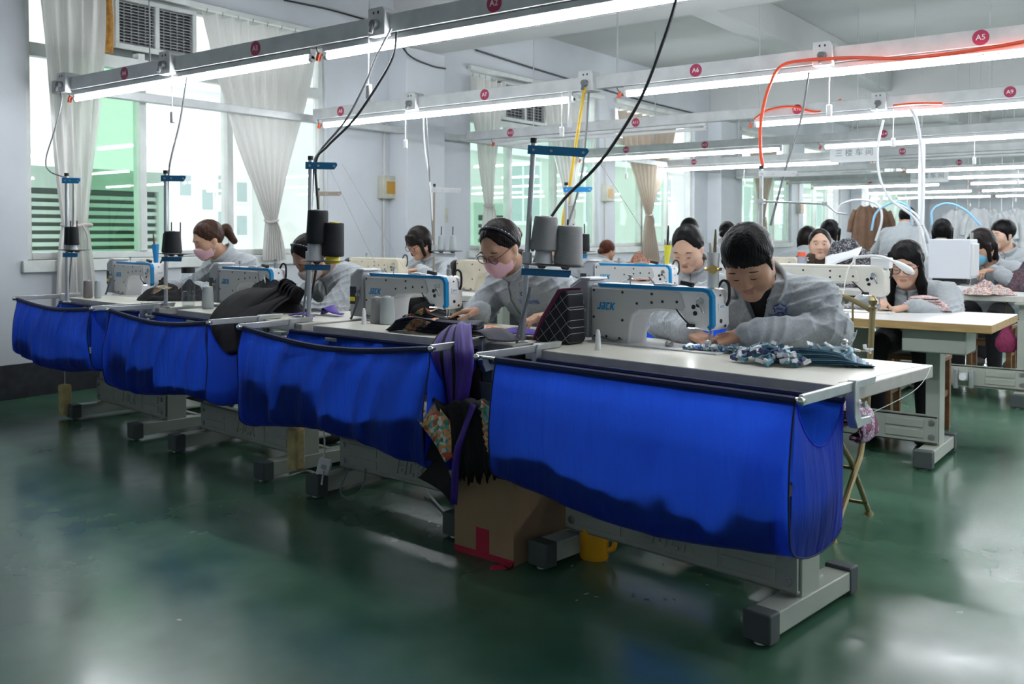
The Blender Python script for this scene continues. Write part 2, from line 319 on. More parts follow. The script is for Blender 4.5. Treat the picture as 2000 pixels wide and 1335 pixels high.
# ------------------------------------------------------------------ light rails and tubes
ZT = 2.17
M_TUBE = mat('tube_lit', (1, 1, 1), .4, emit=(.93, .96, 1), estr=TUBE_POWER)
M_TUBE0 = mat('tube_unlit', (.85, .86, .87), .3)
M_RED = mat('sticker_red', (.42, .035, .10), .5); M_SWHITE = mat('sticker_white', (.85, .8, .82), .5)
M_REDW = mat('red_connector', (.75, .12, .06), .5); M_CORD = mat('black_cord', (.02, .022, .026), .5); M_GCORD = mat('grey_cord', (.16, .17, .18), .5); M_WCORD = mat('white_cord', (.75, .76, .76), .5)
M_RAILW = mat('rail_white', (.62, .64, .65), .5, .1, var=.12, vscale=9)
ORD = ['nearest', 'second', 'third', 'fourth', 'fifth', 'sixth', 'seventh', 'eighth', 'ninth', 'tenth']
ROWS = [ # y, rail start x, [(x0,x1,lit)], stickers [(x,text)], sockets [x], pulls [x]
 (3.47, -6.87, [(-6.57,-3.99,1),(-3.89,-1.28,1),(-1.1,1.5,1),(1.7,4.3,1)], [(-5.85,'A4'),(-4.45,'A3'),(-2.68,'A2'),(-.3,'A1')], [-6.62,-5.32,-3.42], [-5.3,-3.52]),
 (5.68, -6.5, [(-6.40,-3.69,1),(-3.27,-.66,1),(-.5,2.1,1),(2.3,4.9,1)], [(-6.13,'A8'),(-4.5,'A7'),(-2.71,'A6'),(-1.0,'A5')], [-5.26,-3.55,-1.86], [-5.35,-3.78,-1.83]),
 (7.98, -6.6, [(-6.2,-3.72,0),(-3.25,-.66,1),(-.5,2.1,1),(2.3,4.9,1)], [(-5.98,'A12'),(-4.45,'A11'),(-2.85,'A10'),(-1.2,'A9')], [-2.16], [-2.05]),
 (10.5, -6.75, [(-6.69,-3.95,1),(-3.46,-.85,1),(-.7,1.9,1),(2.1,4.7,1)], [(-6.0,'A16'),(-4.9,'A15'),(-2.8,'A14')], [], [-6.0,-1.9]),
 (12.9, -6.86, [(-6.86,-4.03,1),(-3.55,-.95,0),(-.8,1.8,1),(2.0,4.6,1)], [(-6.2,'A20'),(-3.2,'A18')], [], [-5.4]),
 (15.4, -6.6, [(-6.6,-4.1,0),(-3.78,-1.2,1),(-1,1.6,1),(1.8,4.4,1)], [(-3.0,'A22')], [], [-2.2]),
 (17.7, -6.8, [(-6.5,-4.0,0),(-3.8,-1.2,1),(-1,1.6,1)], [], [], []),
 (20.0, -6.85, [(-6.8,-4.25,1),(-3.7,-1.1,1),(-.9,1.7,1)], [(-5.6,'A30')], [], [-4.9]),
 (23.5, -6.85, [(-6.85,-4.3,1),(-4.1,-1.5,1),(-1.3,1.3,1)], [], [], [-5.4,-3.4]),
 (27.1, -6.85, [(-6.85,-4.5,1),(-4.4,-1.8,1),(-1.6,1,1)], [], [], [-5]),
]
def face_cam(p):                      # text faces -y
    return Matrix.Translation(p) @ Matrix.Rotation(math.pi/2, 4, 'X')
for ri, (ry, xs, tubes, stick, socks, pulls) in enumerate(ROWS):
    nth = ORD[ri]; xe = 5.1
    rail = thing('light_rail', 'grey metal lighting rail of the %s row of lights' % nth, 'lighting rail', (0, ry, ZT))
    mb = MB(); mb.box((xs, -.035, .06), (xe, .035, .155)); mb.build('channel', M_RAILW, rail, bevel=.004)
    for x in ([-5.6,-2.9,-1.2,1.5] if ri == 0 else [-5.9+ri*.1,-3.45+ri*.12,-1.35,1.4]):
        mb = MB(); mb.cyl((x, 0, .155), (x, 0, ZC-ZT), .006, n=6); mb.build('hanger_rod', M_STEEL, rail)
    for sx, st in stick:
        mb = MB(); mb.tube([(sx, -.0355, .108), (sx, -.0385, .108)], .043, 20); so = mb.build('number_sticker', M_RED, rail)
        text_mesh(st, .042, face_cam((sx, -.0392, .108)), bold=.012).build('lettering', M_SWHITE, so, smooth=False)
    for sx in socks:
        mb = MB(); mb.prism([(sx-.06,.045),(sx+.06,.045),(sx+.06,.17),(sx+.045,.19),(sx-.06,.19)], -.075, .045); so = mb.build('socket_box', M_RAILW, rail, bevel=.005)
        mb = MB()
        for dx in (-.016, .016): mb.box((sx+dx-.005, -.077, .155), (sx+dx+.005, -.0745, .168))
        mb.build('socket_slot', M_BLACK, so)
        mb = MB(); mb.tube([(sx, -.075, .10), (sx, -.105, .10)], [.026, .022], 14); mb.tube([(sx, -.1, .095), (sx, -.115, .05)], .011, 8); mb.build('plug', M_GCORD, so)
    for ti, (a, b_, lit) in enumerate(tubes):
        t = thing('tube_light', '%s fluorescent tube light, %s from the window wall in the %s row' % ('lit' if lit else 'unlit', ('first','second','third','fourth')[ti], nth), 'tube light', (0, ry, ZT), group='fluorescent tube lights on rails')
        mb = MB(); mb.prism([(a, .025), (b_, .025), (b_, .058), (a, .058)], -.022, .022); mb.build('batten', M_RAILW, t, bevel=.004)
        mb = MB(); mb.tube([(a+.02, 0, 0), (b_-.02, 0, 0)], .0155, 10); mb.build('tube', M_TUBE if lit else M_TUBE0, t)
        for x in (a+.012, b_-.012):
            mb = MB(); mb.tube([(x-.012, 0, 0), (x+.012, 0, 0)], .017, 10); mb.box((x-.012, -.012, 0), (x+.012, .012, .03)); mb.build('end_cap', M_WHITEP, t)
        mb = MB(); mb.tube(bez([(a-.01, -.01, .01), (a-.04, -.02, .03), (a-.06, -.01, .06)], 4), .004, 5); mb.build('wire', M_GCORD, t)
        mb = MB(); mb.cbox((a-.03, -.02, .0), (.02, .02, .045), Matrix.Rotation(.4, 3, 'Y')); mb.build('connector', M_REDW, t)
    for px in pulls:
        t = thing('pull_switch', 'small white pull switch hanging from the %s light rail %s' % (nth, ('first from the window wall','second from the window wall','third from the window wall')[sorted(pulls).index(px)]), 'switch', (px, ry-.03, ZT), group='hanging pull switches')
        L = .19
        mb = MB(); mb.tube([(0, 0, .06), (0, -.004, -L)], .0035, 6); mb.build('cord', M_WCORD, t)
        mb = MB(); mb.box((-.016, -.012, -L-.075), (.016, .012, -L)); mb.build('switch_body', M_WHITEP, t, bevel=.006)
# longitudinal rails under the row ends
mb = MB(); mb.box((-6.72, 3.52, ZT+.06), (-6.64, 16.0, ZT+.125)); o = mb.build('cross_rail', M_RAILW, bevel=.004); tag(o, 'long grey rail along the window wall joining the light rows', 'rail')
mb = MB(); mb.box((-3.82, 16.0, ZT+.16), (-3.76, 28.0, ZT+.21)); o = mb.build('cross_rail', M_RAILW, bevel=.004); tag(o, 'thin rail over the far light rows', 'rail')
# hanging signs far in the hall
M_SIGN = mat('sign_white', (.75, .77, .78), .5); M_SIGNT = mat('sign_text', (.25, .3, .34), .6)
for px, py, Y, w in ((1668, 301, 12.2, .62), (1815, 345, 17.2, .62)):
    p = at_y(px, py, Y); t = thing('hanging_sign', 'small white hanging sign %s' % ('under the fourth light row' if Y < 15 else 'far down the hall'), 'sign', p)
    mb = MB(); mb.box((-w/2, -.006, -.1), (w/2, .006, .1)); mb.build('board', M_SIGN, t, bevel=.003)
    text_mesh('三 楼 车 间', .1, face_cam((0, -.0075, .015)), bold=.01).build('lettering', M_SIGNT, t, smooth=False)
    for x in (-w/2+.03, w/2-.03): mb = MB(); mb.cyl((x, 0, .1), (x, 0, ZC-p.z), .003, n=5); mb.build('hanger_wire', M_STEEL, t)
# ------------------------------------------------------------------ sewing tables
M_TOP = mat('laminate_cream', (.70, .68, .60), .32, var=.05, vscale=5); M_TEDGE = mat('laminate_edge', (.52, .51, .47), .5, var=.1, vscale=20)
M_LEG = mat('table_steel_greygreen', (.36, .39, .34), .45, var=.08, vscale=7); M_RUB = mat('grey_rubber', (.07, .085, .085), .7)
M_WOODE = mat('wood_edge', (.50, .33, .14), .5, var=.2, vscale=6, stretch=(1, 8, 8)); M_TOPW = mat('laminate_white', (.72, .73, .72), .3, var=.04, vscale=5)
M_CHROME = mat('chrome', (.62, .62, .60), .22, 1); M_BOLT = mat('bolt_steel', (.45, .46, .46), .35, .9)
JACK = {'J': [(0,0,.58,.22), (.36,.2,.58,1)], 'a': [(.72,.8,1.28,1), (1.07,0,1.28,.8), (.72,0,1.07,.2), (.72,.2,.92,.56), (.92,.38,1.07,.56)], 'C': [(1.43,0,1.64,1), (1.64,.8,2.0,1), (1.64,0,2.0,.2)], 'K': [(2.15,0,2.36,1)]}
def jack_logo(h, M, thick):                       # lettering J A C K in the xz plane facing -y
    mb = MB(); sh = .22
    def pl(poly): mb.prism([((x-1.45+sh*z)*h, (z-.5)*h) for x, z in poly], -thick, 0, M)
    for rs in JACK.values():
        for x0, z0, x1, z1 in rs: pl([(x0,z0),(x1,z0),(x1,z1),(x0,z1)])
    pl([(2.36,.44),(2.5,.44),(2.9,1),(2.64,1),(2.36,.62)]); pl([(2.36,.6),(2.36,.4),(2.64,0),(2.92,0),(2.52,.6)])
    return mb
def table(label, c, rot, L=1.25, shift=0, top=M_TOP, edge=M_TEDGE, logo=True, box=False, name='sewing_table', group='sewing tables', legs=(-.435, .435), tz=.76, leg_y=-.2, dep=(-.31, .31)):
    t = thing(name, label, 'table', (c[0], c[1], 0), rot, group)
    a, b_ = -L/2+shift, L/2+shift
    mb = MB(); mb.box((a, dep[0], tz-.042), (b_, dep[1], tz)); o = mb.build('tabletop', [top, edge], t, bevel=.004)
    o.data.polygons.foreach_set('material_index', [0 if p.normal.z > .5 else 1 for p in o.data.polygons])
    ly = leg_y
    for x in legs:
        mb = MB(); mb.box((x-.035, ly-.06, .085), (x+.035, ly+.06, tz-.17)); mb.box((x-.028, ly-.05, tz-.17), (x+.028, ly+.05, tz-.042)); mb.box((x-.04, ly-.16, tz-.06), (x+.04, ly+.3, tz-.042)); mb.build('leg', M_LEG, t, bevel=.004)
        mb = MB(); mb.prism([(ly-.24, .022), (ly+.28, .022), (ly+.30, .04), (ly+.30, .085), (ly-.24, .092)], x-.042, x+.042, Matrix(((0,1,0,0),(1,0,0,0),(0,0,1,0),(0,0,0,1)))); ft = mb.build('foot', M_LEG, t, bevel=.004)
        for yy, s_ in ((ly-.24, -1), (ly+.29, 1)):
            mb = MB(); mb.box((x-.046, yy-.03, .008), (x+.046, yy+.03, .097)); mb.build('end_cap', M_RUB, ft, bevel=.006)
            mb = MB(); mb.cyl((x, yy, 0), (x, yy, .012), .022, .016, 10); mb.build('leveller', M_BOLT, ft)
    x0, x1 = legs; yb = ly-.075
    mb = MB(); mb.box((x0-.03, yb-.006, .10), (x1+.03, yb+.006, .245)); mb.box((x0-.03, yb-.006, .233), (x1+.03, yb+.04, .245)); mb.box((x0-.03, yb-.006, .10), (x1+.03, yb+.03, .11)); bm_ = mb.build('beam', M_LEG, t, bevel=.003)
    for (p, q) in ((x0+.04, x0+.23), (x1-.23, x1-.04)):
        for zz in (.125, .18):
            mb = MB(); mb.box((p, yb-.011, zz), (q, yb-.005, zz+.042)); mb.build('pressed_panel', M_LEG, bm_, bevel=.004)
    if logo:
        mb = MB(); mb.box((-.19, yb-.010, .118), (.19, yb-.005, .228)); mb.build('pressed_panel', M_LEG, bm_, bevel=.005)
        jack_logo(.072, Matrix.Translation((0, yb-.0095, .173)), .006).build('lettering', M_LEG, bm_, smooth=False)
    for x in (x0, x1):
        for zz in (.135, .21):
            mb = MB(); mb.tube([(x, yb-.006, zz), (x, yb-.014, zz)], .011, 6); mb.tube([(x, yb-.006, zz), (x, yb-.009, zz)], .016, 12); mb.build('bolt', M_BOLT, bm_)
    mb = MB(); mb.box((x0, ly+.13, .06), (x1, ly+.16, .095)); mb.build('tie_bar', M_LEG, t, bevel=.003)
    mb = MB(); mb.prism([(-.17, .07), (.13, .07), (.13, .085), (-.17, .085)], ly+.14, ly+.38); mb.build('treadle', M_LEG, t, bevel=.004)
    if box:
        mb = MB(); mb.box((b_-.42, dep[0]+.05, tz-.16), (b_-.12, dep[0]+.3, tz-.042)); mb.build('control_box', M_LEG, t, bevel=.008)
        mb = MB(); mb.box((a+.1, dep[0]+.1, tz-.5), (a+.5, dep[1]-.1, tz-.042)); mb.build('drawer_unit', M_LEG, t, bevel=.006)
    return t
D = math.radians
T = {1: ((-5.344, 3.438), D(-6)), 2: ((-4.019, 3.317), D(-6)), 3: ((-2.762, 3.224), D(-3)), 4: ((-1.394, 3.072), D(-7.5))}
TLAB = {1: 'in the row end by the window wall', 2: 'under the black fabric heap', 3: 'with the stack of printed ties on it', 4: 'nearest the viewer, with the pile of clipped blue ties'}
table('cream topped sewing table '+TLAB[1], *T[1], L=1.3, shift=-.17)
table('cream topped sewing table '+TLAB[2], *T[2], L=1.24, shift=-.05)
table('cream topped sewing table '+TLAB[3], *T[3], L=1.25)
table('cream topped sewing table '+TLAB[4], *T[4], L=1.29)
def loc2w(k, x, y, z=0):
    (cx, cy), r = T[k]; c, s = math.cos(r), math.sin(r); return Vector((cx+c*x-s*y, cy+s*x+c*y, z))
# ------------------------------------------------------------------ blue catch nets
M_NET = cloth_mat('blue_net', (.018, .065, .42), .62, .6, col_t=(.022, .115, .88)); M_HEM = mat('blue_hem', (.008, .016, .075), .7)
M_BAGFAB = mat('black_satin', (.012, .012, .016), .38, var=.3, vscale=9)
def fold(u, ph): return math.sin(u*41+ph)*.5+math.sin(u*67+ph*2.3)*.3+math.sin(u*23+ph*.7)*.5
def net(k, x0, x1, sag, yf, zb, ph, label, amp=.008, heap=None, scoop=.12, ins=.0):
    (cx, cy), r = T[k]
    t = thing('catch_net', label, 'net', (cx, cy, 0), r, 'blue cloth catch nets on the sewing tables')
    zt = .765; yb = -.345; L = x1-x0
    def rod_z(u): return zt - sag*math.sin(math.pi*min(1, max(0, u)))**1.1
    def prof(u, v):
        z0 = rod_z(u); zbu = zb + .03*math.cos(u*5+ph) ; yk = yb+.0
        if v < .44:
            s = v/.44; y = yf-.025*math.sin(s*2.6)-.012*s; z = z0+(zbu+.06-z0)*s
        elif v < .62:
            s = (v-.44)/.18; a = s*math.pi; yc = (yf-.025+yk)/2-.01; hw = (yk-(yf-.025*math.sin(2.6)-.012))/2
            y = (yf-.025*math.sin(2.6)-.012)+hw*(1-math.cos(a)); z = zbu+.06-.06*math.sin(a)
        else:
            s = (v-.62)/.38; y = yk; z = zbu+.06+(.726-zbu-.06)*s
        f = math.sin(math.pi*min(1, v/.62)) if v < .62 else .5*math.sin(math.pi*(v-.62)/.38)
        return y + fold(u+.10*math.sin(v*3), ph)*amp*(.35+f), z
    def P(u, v):
        y, z = prof(u, v); e = 0
        return Vector((x0+L*u+(e if u < .5 else -e)*abs(2*u-1)**3, y, z))
    mb = MB(); mb.grid(lambda u, v: P(ins+(1-ins)*u, v), 70, 40); cl = mb.build('cloth', M_NET, t, ang=180)
    for u in (ins, 1):
        def S(s, q, u=u):
            zf = rod_z(u); top = zf+(.73-zf)*s - scoop*math.sin(math.pi*s)**.7*(1 if u == 1 else .6)
            vv = .44+.18*s; yB, zB = prof(u, vv); yT = yf+(yb-yf)*s
            w = q; yy = yT+(yB-yT)*w; zz = top+(zB-top)*w
            return Vector((x0+L*u+(.018 if u == 1 else -.018)*math.sin(math.pi*s)*math.sin(math.pi*min(1, q*1.0)), yy, zz))
        mb = MB(); mb.grid(S, 14, 14); mb.build('side_cloth', M_NET, t, ang=180)
        mb = MB(); mb.tube([S(i/14, 0) for i in range(15)], .003, 6); mb.build('side_hem', M_NET, t)
        mb = MB(); mb.tube([P(u, j/40*.6) for j in range(41)], .0028, 6); mb.build('seam', M_HEM, t)
    # hem sleeves and rods
    mb = MB(); mb.tube([Vector((x0+L*(ins+(1-ins)*i/40), yf+.002, rod_z(ins+(1-ins)*i/40)-.004)) for i in range(41)], .0125, 8); mb.build('front_hem', M_HEM, t)
    mb = MB(); mb.tube([Vector((x0+L*i/20, yb, .726)) for i in range(21)], .011, 8); mb.build('back_hem', M_HEM, t)
    mb = MB(); mb.tube([(x0-.03, yf, zt), (x0+.02+L*ins, yf, zt)], .006, 8); mb.tube([(x1-.02, yf, zt), (x1+.03, yf, zt)], .006, 8); mb.build('rod_end', M_CHROME, t)
    for x in (x0-.02, x1+.02):
        # clamp sits over the tabletop edge, flat arm runs forward from it
        mb = MB(); mb.box((x-.006, yf-.01, zt-.012), (x+.006, -.30, zt+.016)); ar = mb.build('arm', M_STEEL, t, bevel=.002)
        mb = MB(); mb.sphere((x, yf-.012, zt), .012); mb.build('knob', M_CHROME, ar)
        mb = MB(); mb.prism([(-.325, .645), (-.235, .655), (-.235, .672), (-.30, .675), (-.315, .70), (-.315, .762), (-.21, .762), (-.20, .785), (-.335, .785), (-.345, .77), (-.345, .68)], x-.014, x+.014, Matrix(((0,1,0,0),(1,0,0,0),(0,0,1,0),(0,0,0,1)))); cpl = mb.build('clamp', M_STEEL, t, bevel=.003)
        mb = MB(); mb.tube([(x+.013, -.3, .715), (x+.026, -.3, .715)], .010, 8); mb.build('bolt', M_CHROME, cpl)
    # dark cloth lying in the bag, pressed against the front
    if heap:
        hp = thing('fabric_offcuts', heap[1], 'fabric', (cx, cy, 0), r, 'dark fabric lying in the nets')
        pts = heap[0] if k == 4 else [(a_, b2*.92) for a_, b2 in heap[0]]
        def top(u):
            for i in range(len(pts)-1):
                if pts[i][0] <= u <= pts[i+1][0]:
                    s = (u-pts[i][0])/(pts[i+1][0]-pts[i][0]); return pts[i][1]+(pts[i+1][1]-pts[i][1])*s
            return pts[-1][1]
        def Hf(a, b_):                                   # closed section loop b_ , along a
            u = ins+.03+(.94-ins)*a; zt_ = zb+.045+top(u); y0, _ = prof(u, .3); ya = y0+.008+amp*1.6; yb_ = yb-.03
            th = 2*math.pi*b_; c_, s_ = math.cos(th), math.sin(th)
            ex = abs(c_)**.6*(1 if c_ > 0 else -1); ez = abs(s_)**.6*(1 if s_ > 0 else -1)
            zl_ = zb+.04+amp*2; zc = (zl_+zt_)/2
            z = zc+(zt_-zl_)/2*ez
            ya = prof(u, min(.42, max(.05, .44*(rod_z(u)-z)/(rod_z(u)-zb-.07))))[0]+.010; y = (ya+yb_)/2+(yb_-ya)/2*ex
            return Vector((x0+L*u, y+.004*math.sin(30*a+9*b_)*(1 if c_ > 0 else 0), z+.008*math.sin(55*a+20*b_)*(1 if ez > 0 else 0)))
        vs = []; nu, nv = 60, 20
        for i in range(nu):
            for j in range(nv): vs.append(Hf(i/(nu-1), j/nv))
        fs = [(i*nv+j, i*nv+(j+1)%nv, (i+1)*nv+(j+1)%nv, (i+1)*nv+j) for i in range(nu-1) for j in range(nv)]+[tuple(range(nv)), tuple((nu-1)*nv+j for j in range(nv))]
        mb = MB(); mb.add(vs, fs); mb.build('heap', M_BAGFAB, hp, ang=60)
    return t
net(1, -.89, .29, .03, -.62, .36, 1.0, 'blue cloth catch net at the far left end of the row, by the wall', .014, ([(0,.05),(.08,.2),(.16,.2),(.25,.08),(.5,.06),(.7,.1),(1,.12)], 'dark fabric lying in the leftmost blue net'), .16)
net(2, -.89, .21, .035, -.60, .33, 2.3, 'blue cloth catch net under the long black fabric heap', .016, ([(0,.1),(.08,.26),(.2,.24),(.24,.16),(.4,.18),(.52,.2),(.58,.06),(1,.10)], 'dark fabric lying in the net second from the wall'), .16)
net(3, -.75, .46, .045, -.61, .31, 4.1, 'blue cloth catch net in front of the printed ties, sagging along its rod', .015, ([(0,.1),(.05,.32),(.14,.26),(.22,.12),(.24,.12),(.27,.3),(.36,.3),(.43,.28),(.46,.13),(.55,.16),(.62,.12),(.8,.2),(1,.2)], 'dark fabric lying in the net below the printed ties'), .15)
net(4, -.545, .635, .0, -.63, .305, .4, 'large blue cloth catch net nearest the viewer', .004, ([(0,.1),(.1,.14),(.25,.17),(.35,.13),(.5,.1),(.6,.09),(.66,.15),(.69,.08),(.74,.1),(.79,.04),(.86,.13),(.9,.14),(1,.16)], 'dark fabric lying in the nearest blue net'), .13, .055)
# ------------------------------------------------------------------ sewing machines (origin: needle point on the table)
M_MW = mat('machine_white', (.74, .75, .76), .3, coat=.2); M_MG = mat('machine_cover', (.52, .53, .52), .38); M_MOT = mat('motor_grey', (.36, .38, .40), .45)
M_BLUE = mat('jack_blue', (.0, .22, .50), .35); M_BEIGE = mat('machine_beige', (.62, .56, .44), .42, var=.12, vscale=9); M_YEL = mat('warning_yellow', (.85, .68, .02), .5)
M_CREAM = mat('machine_cream', (.68, .67, .60), .38, var=.06, vscale=8); M_LED = mat('led', (1, 1, 1), .3, emit=(.95, .97, 1), estr=90)
OUT = [(-.525,0),(-.525,.225),(-.515,.235),(.01,.235),(.032,.228),(.045,.205),(.047,.10),(.036,.083),(.02,.078),(-.045,.088),(-.068,.10),(-.078,.122),(-.095,.141),(-.19,.142),(-.275,.134),(-.308,.115),(-.320,.085),(-.328,.02),(-.328,0)]
def machine(kind, label, p, rot, tops=True):
    t = thing('sewing_machine', label, 'sewing machine', p, rot, 'sewing machines')
    W, Cv = {'jack': (M_MW, M_MG), 'old': (M_BEIGE, M_BEIGE), 'cream': (M_CREAM, M_CREAM)}[kind]
    mb = MB(); mb.prism(OUT, -.055, .06); mb.build('body', W, t, bevel=.010, seg=3)
    cov = [(-.515,.008),(-.515,.218),(-.10,.218),(-.088,.212),(-.07,.160),(-.082,.148),(-.10,.150),(-.19,.150),(-.283,.142),(-.317,.12),(-.330,.09),(-.339,.02),(-.343,.008)]
    mb = MB(); mb.prism(cov, -.061, -.054); cv = mb.build('back_cover', Cv, t, bevel=.003)
    for x, z in ((-.505,.208),(-.36,.205),(-.22,.205),(-.105,.18),(-.505,.10),(-.29,.165),(-.22,.172),(-.17,.178),(-.36,.095),(-.5,.022),(-.44,.025),(-.375,.022)):
        mb = MB(); mb.tube([(x, -.0605, z), (x, -.0625, z)], .0055, 10); mb.build('screw', M_BLACK, cv)
    mb = MB(); mb.box((-.53, -.075, -.002), (.075, .09, .004)); mb.build('bed_plate', M_MW if kind == 'jack' else M_CREAM, t, bevel=.002)
    if kind == 'jack':
        mb = MB(); path = [(-.49,.2355),(.008,.2355),(.030,.229),(.0445,.207),(.0465,.10),(.034,.083)]; w = .013; y = -.0562
        inn = [(-.478,.2355-w),(.004,.2355-w),(.022,.218),(.0315,.203),(.0335,.104),(.024,.094)]
        for i in range(len(path)-1): mb.prism([path[i], path[i+1], inn[i+1], inn[i]], y-.0012, y+.004)
        for i in range(len(path)-1):
            (xa, za), (xb, zb_) = path[i], path[i+1]; q = (xb-xa, zb_-za); l = math.hypot(*q); nx, nz = q[1]/l*-.0012, q[0]/l*.0012
            mb.prism([(xa, za), (xb, zb_), (xb+nx, zb_+nz), (xa+nx, za+nz)], y, -.036)
        mb.build('blue_stripe', M_BLUE, t, smooth=False)
        jack_logo(.03, Matrix.Translation((-.445, -.061, .147)), .0012).build('lettering', M_BLUE, t, smooth=False)
        mb = MB(); mb.prism([(.045,.155),(.0485,.155),(.0485,.178),(.045,.178)], -.018, .028); bd = mb.build('badge', M_WHITEP, t)
        text_mesh('JACK', .012, Matrix.Translation((.0489, .005, .168)) @ Matrix.Rotation(math.pi/2, 4, 'Z') @ Matrix.Rotation(math.pi/2, 4, 'X'), bold=.02).build('lettering', M_BLUE, bd, smooth=False)
        for yy, zz, rr in ((.0,.115,.008),(.03,.095,.006),(-.005,.21,.004)):
            mb = MB(); mb.tube([(.046, yy, zz), (.0485, yy, zz)], rr, 10); mb.build('plug', M_BLACK, t)
        # motor box
        mb = MB(); mb.prism([(-.635,.012),(-.535,.012),(-.535,.245),(-.575,.252),(-.635,.215)], -.06, .055); mo = mb.build('motor_box', M_MOT, t, bevel=.007)
        mb = MB(); mb.prism([(-.635,.213),(-.575,.250),(-.527,.2475),(-.527,.2555),(-.578,.258),(-.637,.221)], -.058, .055); mb.build('motor_cover', M_MW, mo, bevel=.002)
        mb = MB(); mb.box((-.632, -.0625, .075), (-.585, -.0605, .165)); mb.build('panel', M_BLACK, mo)
        mb = MB(); mb.box((-.63, -.0635, .09), (-.59, -.062, .112)); mb.build('warning_label', M_YEL, mo)
        mb = MB(); mb.tube(bez([(-.56, -.066, .15), (-.562, -.072, .10), (-.585, -.08, .03), (-.6, -.085, 0)], 5), .006, 7); mb.build('cable', M_GCORD, mo)
        mb = MB(); mb.cbox((-.562, -.066, .125), (.03, .014, .014)); mb.tube([(-.56, -.066, .15), (-.56, -.066, .165)], .008, 8); mb.build('cable_clip', M_MOT, mo)
    else:
        mb = MB(); mb.lathe([(.0,-.03),(.05,-.03),(.062,-.02),(.062,.015),(.03,.03),(0,.03)], 20, Matrix.Translation((-.565, 0, .17)) @ Matrix.Rotation(math.pi/2, 4, 'Y')); mb.build('hand_wheel', M_BLACK, t)
    mb = MB(); mb.tube(bez([(-.36, -.066, .02), (-.40, -.07, .012), (-.46, -.07, .022), (-.53, -.068, .018)], 5), .004, 6); mb.build('cable', M_GCORD, t)
    for x, z, r_ in ((-.035,.165,.0085),(-.015,.173,.0085),(-.028,.142,.0085)):
        mb = MB(); mb.tube([(x, -.054, z), (x, -.058, z)], r_, 14); mb.build('hole_plug', M_BLACK, t)
    mb = MB(); mb.tube([(-.005, -.054, .188), (-.005, -.068, .188)], .014, 14); mb.cbox((.006, -.068, .165), (.010, .008, .045), Matrix.Rotation(-.45, 3, 'Y')); mb.build('lifter_lever', M_CHROME, t, bevel=.002)
    # needle end
    mb = MB(); mb.cyl((.008, .005, .03), (.008, .005, .085), .0035, n=8); mb.cyl((-.006, .005, .012), (-.006, .005, .085), .004, n=8); mb.cyl((.008, .005, .0), (.008, .005, .03), .0012, n=6); mb.build('needle_bar', M_CHROME, t)
    mb = MB(); mb.box((-.014, -.012, .022), (.014, .016, .042)); mb.box((-.012, -.004, .003), (.012, .032, .008)); mb.box((-.008, -.01, .008), (.004, .0, .024)); mb.build('presser_foot', M_CHROME, t, bevel=.001)
    mb = MB(); mb.tube(bez([(-.115, -.056, .157), (-.085, -.07, .135), (-.06, -.066, .11), (-.05, -.058, .098)], 5), .003, 6); lc = mb.build('lamp_cable', M_BLACK, t)
    mb = MB(); mb.box((-.062, -.064, .088), (-.028, -.046, .102)); mb.build('lamp_head', M_BLACK, lc, bevel=.002)
    mb = MB(); mb.box((-.055, -.061, .0862), (-.035, -.05, .088)); mb.build('lamp_lens', M_LED, lc)
    # top fittings
    mb = MB(); mb.cyl((-.36, -.01, .235), (-.36, -.01, .27), .003, n=8); mb.lathe([(0,0),(.013,0),(.013,.004),(.006,.007),(.006,.014),(.011,.016),(.011,.02),(0,.02)], 12, Matrix.Translation((-.36, -.01, .252))); mb.build('tension_post', M_BOLT, t)
    if tops:
        mb = MB(); mb.box((-.235, -.03, .236), (-.15, .01, .243)); mb.lathe([(0,0),(.02,0),(.018,.004),(.004,.006),(.004,.012),(0,.012)], 12, Matrix.Translation((-.19, -.01, .242))); mb.build('bobbin_winder', M_BOLT, t, bevel=.001)
        mb = MB(); mb.cbox((-.10, .0, .247), (.055, .02, .018), Matrix.Rotation(.15, 3, 'Y')); mb.build('winder_lever', M_BLACK, t, bevel=.004)
    mb = MB(); mb.tube(bez([(.02, .02, .235), (.035, .03, .262), (.056, .035, .25), (.06, .035, .20), (.05, .035, .17)], 6), .0055, 6); mb.build('take_up_guard', M_BLACK, t)
    return t
NEEDLE = {1: (-5.68, 3.55), 2: (-4.27, 3.42), 3: (-2.872, 3.315), 4: (-1.462, 3.175)}
MLAB = {1: 'white and blue sewing machine with a blue pen holder on it', 2: 'white and blue sewing machine behind the black fabric heap', 3: 'white and blue sewing machine with printed ties under its needle', 4: 'white and blue sewing machine nearest the viewer'}
for k in (1, 2, 3, 4): machine('jack', MLAB[k], (*NEEDLE[k], .762), T[k][1])
# ------------------------------------------------------------------ thread stands and cones
M_POLE = mat('pole_grey', (.50, .53, .56), .35, .5); M_SBLUE = mat('stand_blue', (.012, .16, .34), .4); M_SBLUE2 = mat('stand_lightblue', (.02, .30, .70), .4); M_DISC = mat('disc_grey', (.10, .105, .11), .55)
M_TB = mat('thread_black', (.014, .016, .02), .75, bump=.25, bscale=30, stretch=(.3, .3, 30)); M_TG = mat('thread_grey', (.30, .30, .30), .7, bump=.25, bscale=30, stretch=(.3, .3, 30)); M_TLG = mat('thread_lightgrey', (.40, .44, .45), .55, bump=.25, bscale=30, stretch=(.3, .3, 30))
M_TW = mat('thread_white', (.75, .75, .76), .7, bump=.2, bscale=30, stretch=(.3, .3, 30)); M_CORE = mat('cone_core', (.66, .67, .69), .5); M_TBR = mat('thread_taupe', (.26, .24, .235), .7, bump=.25, bscale=30, stretch=(.3, .3, 30))
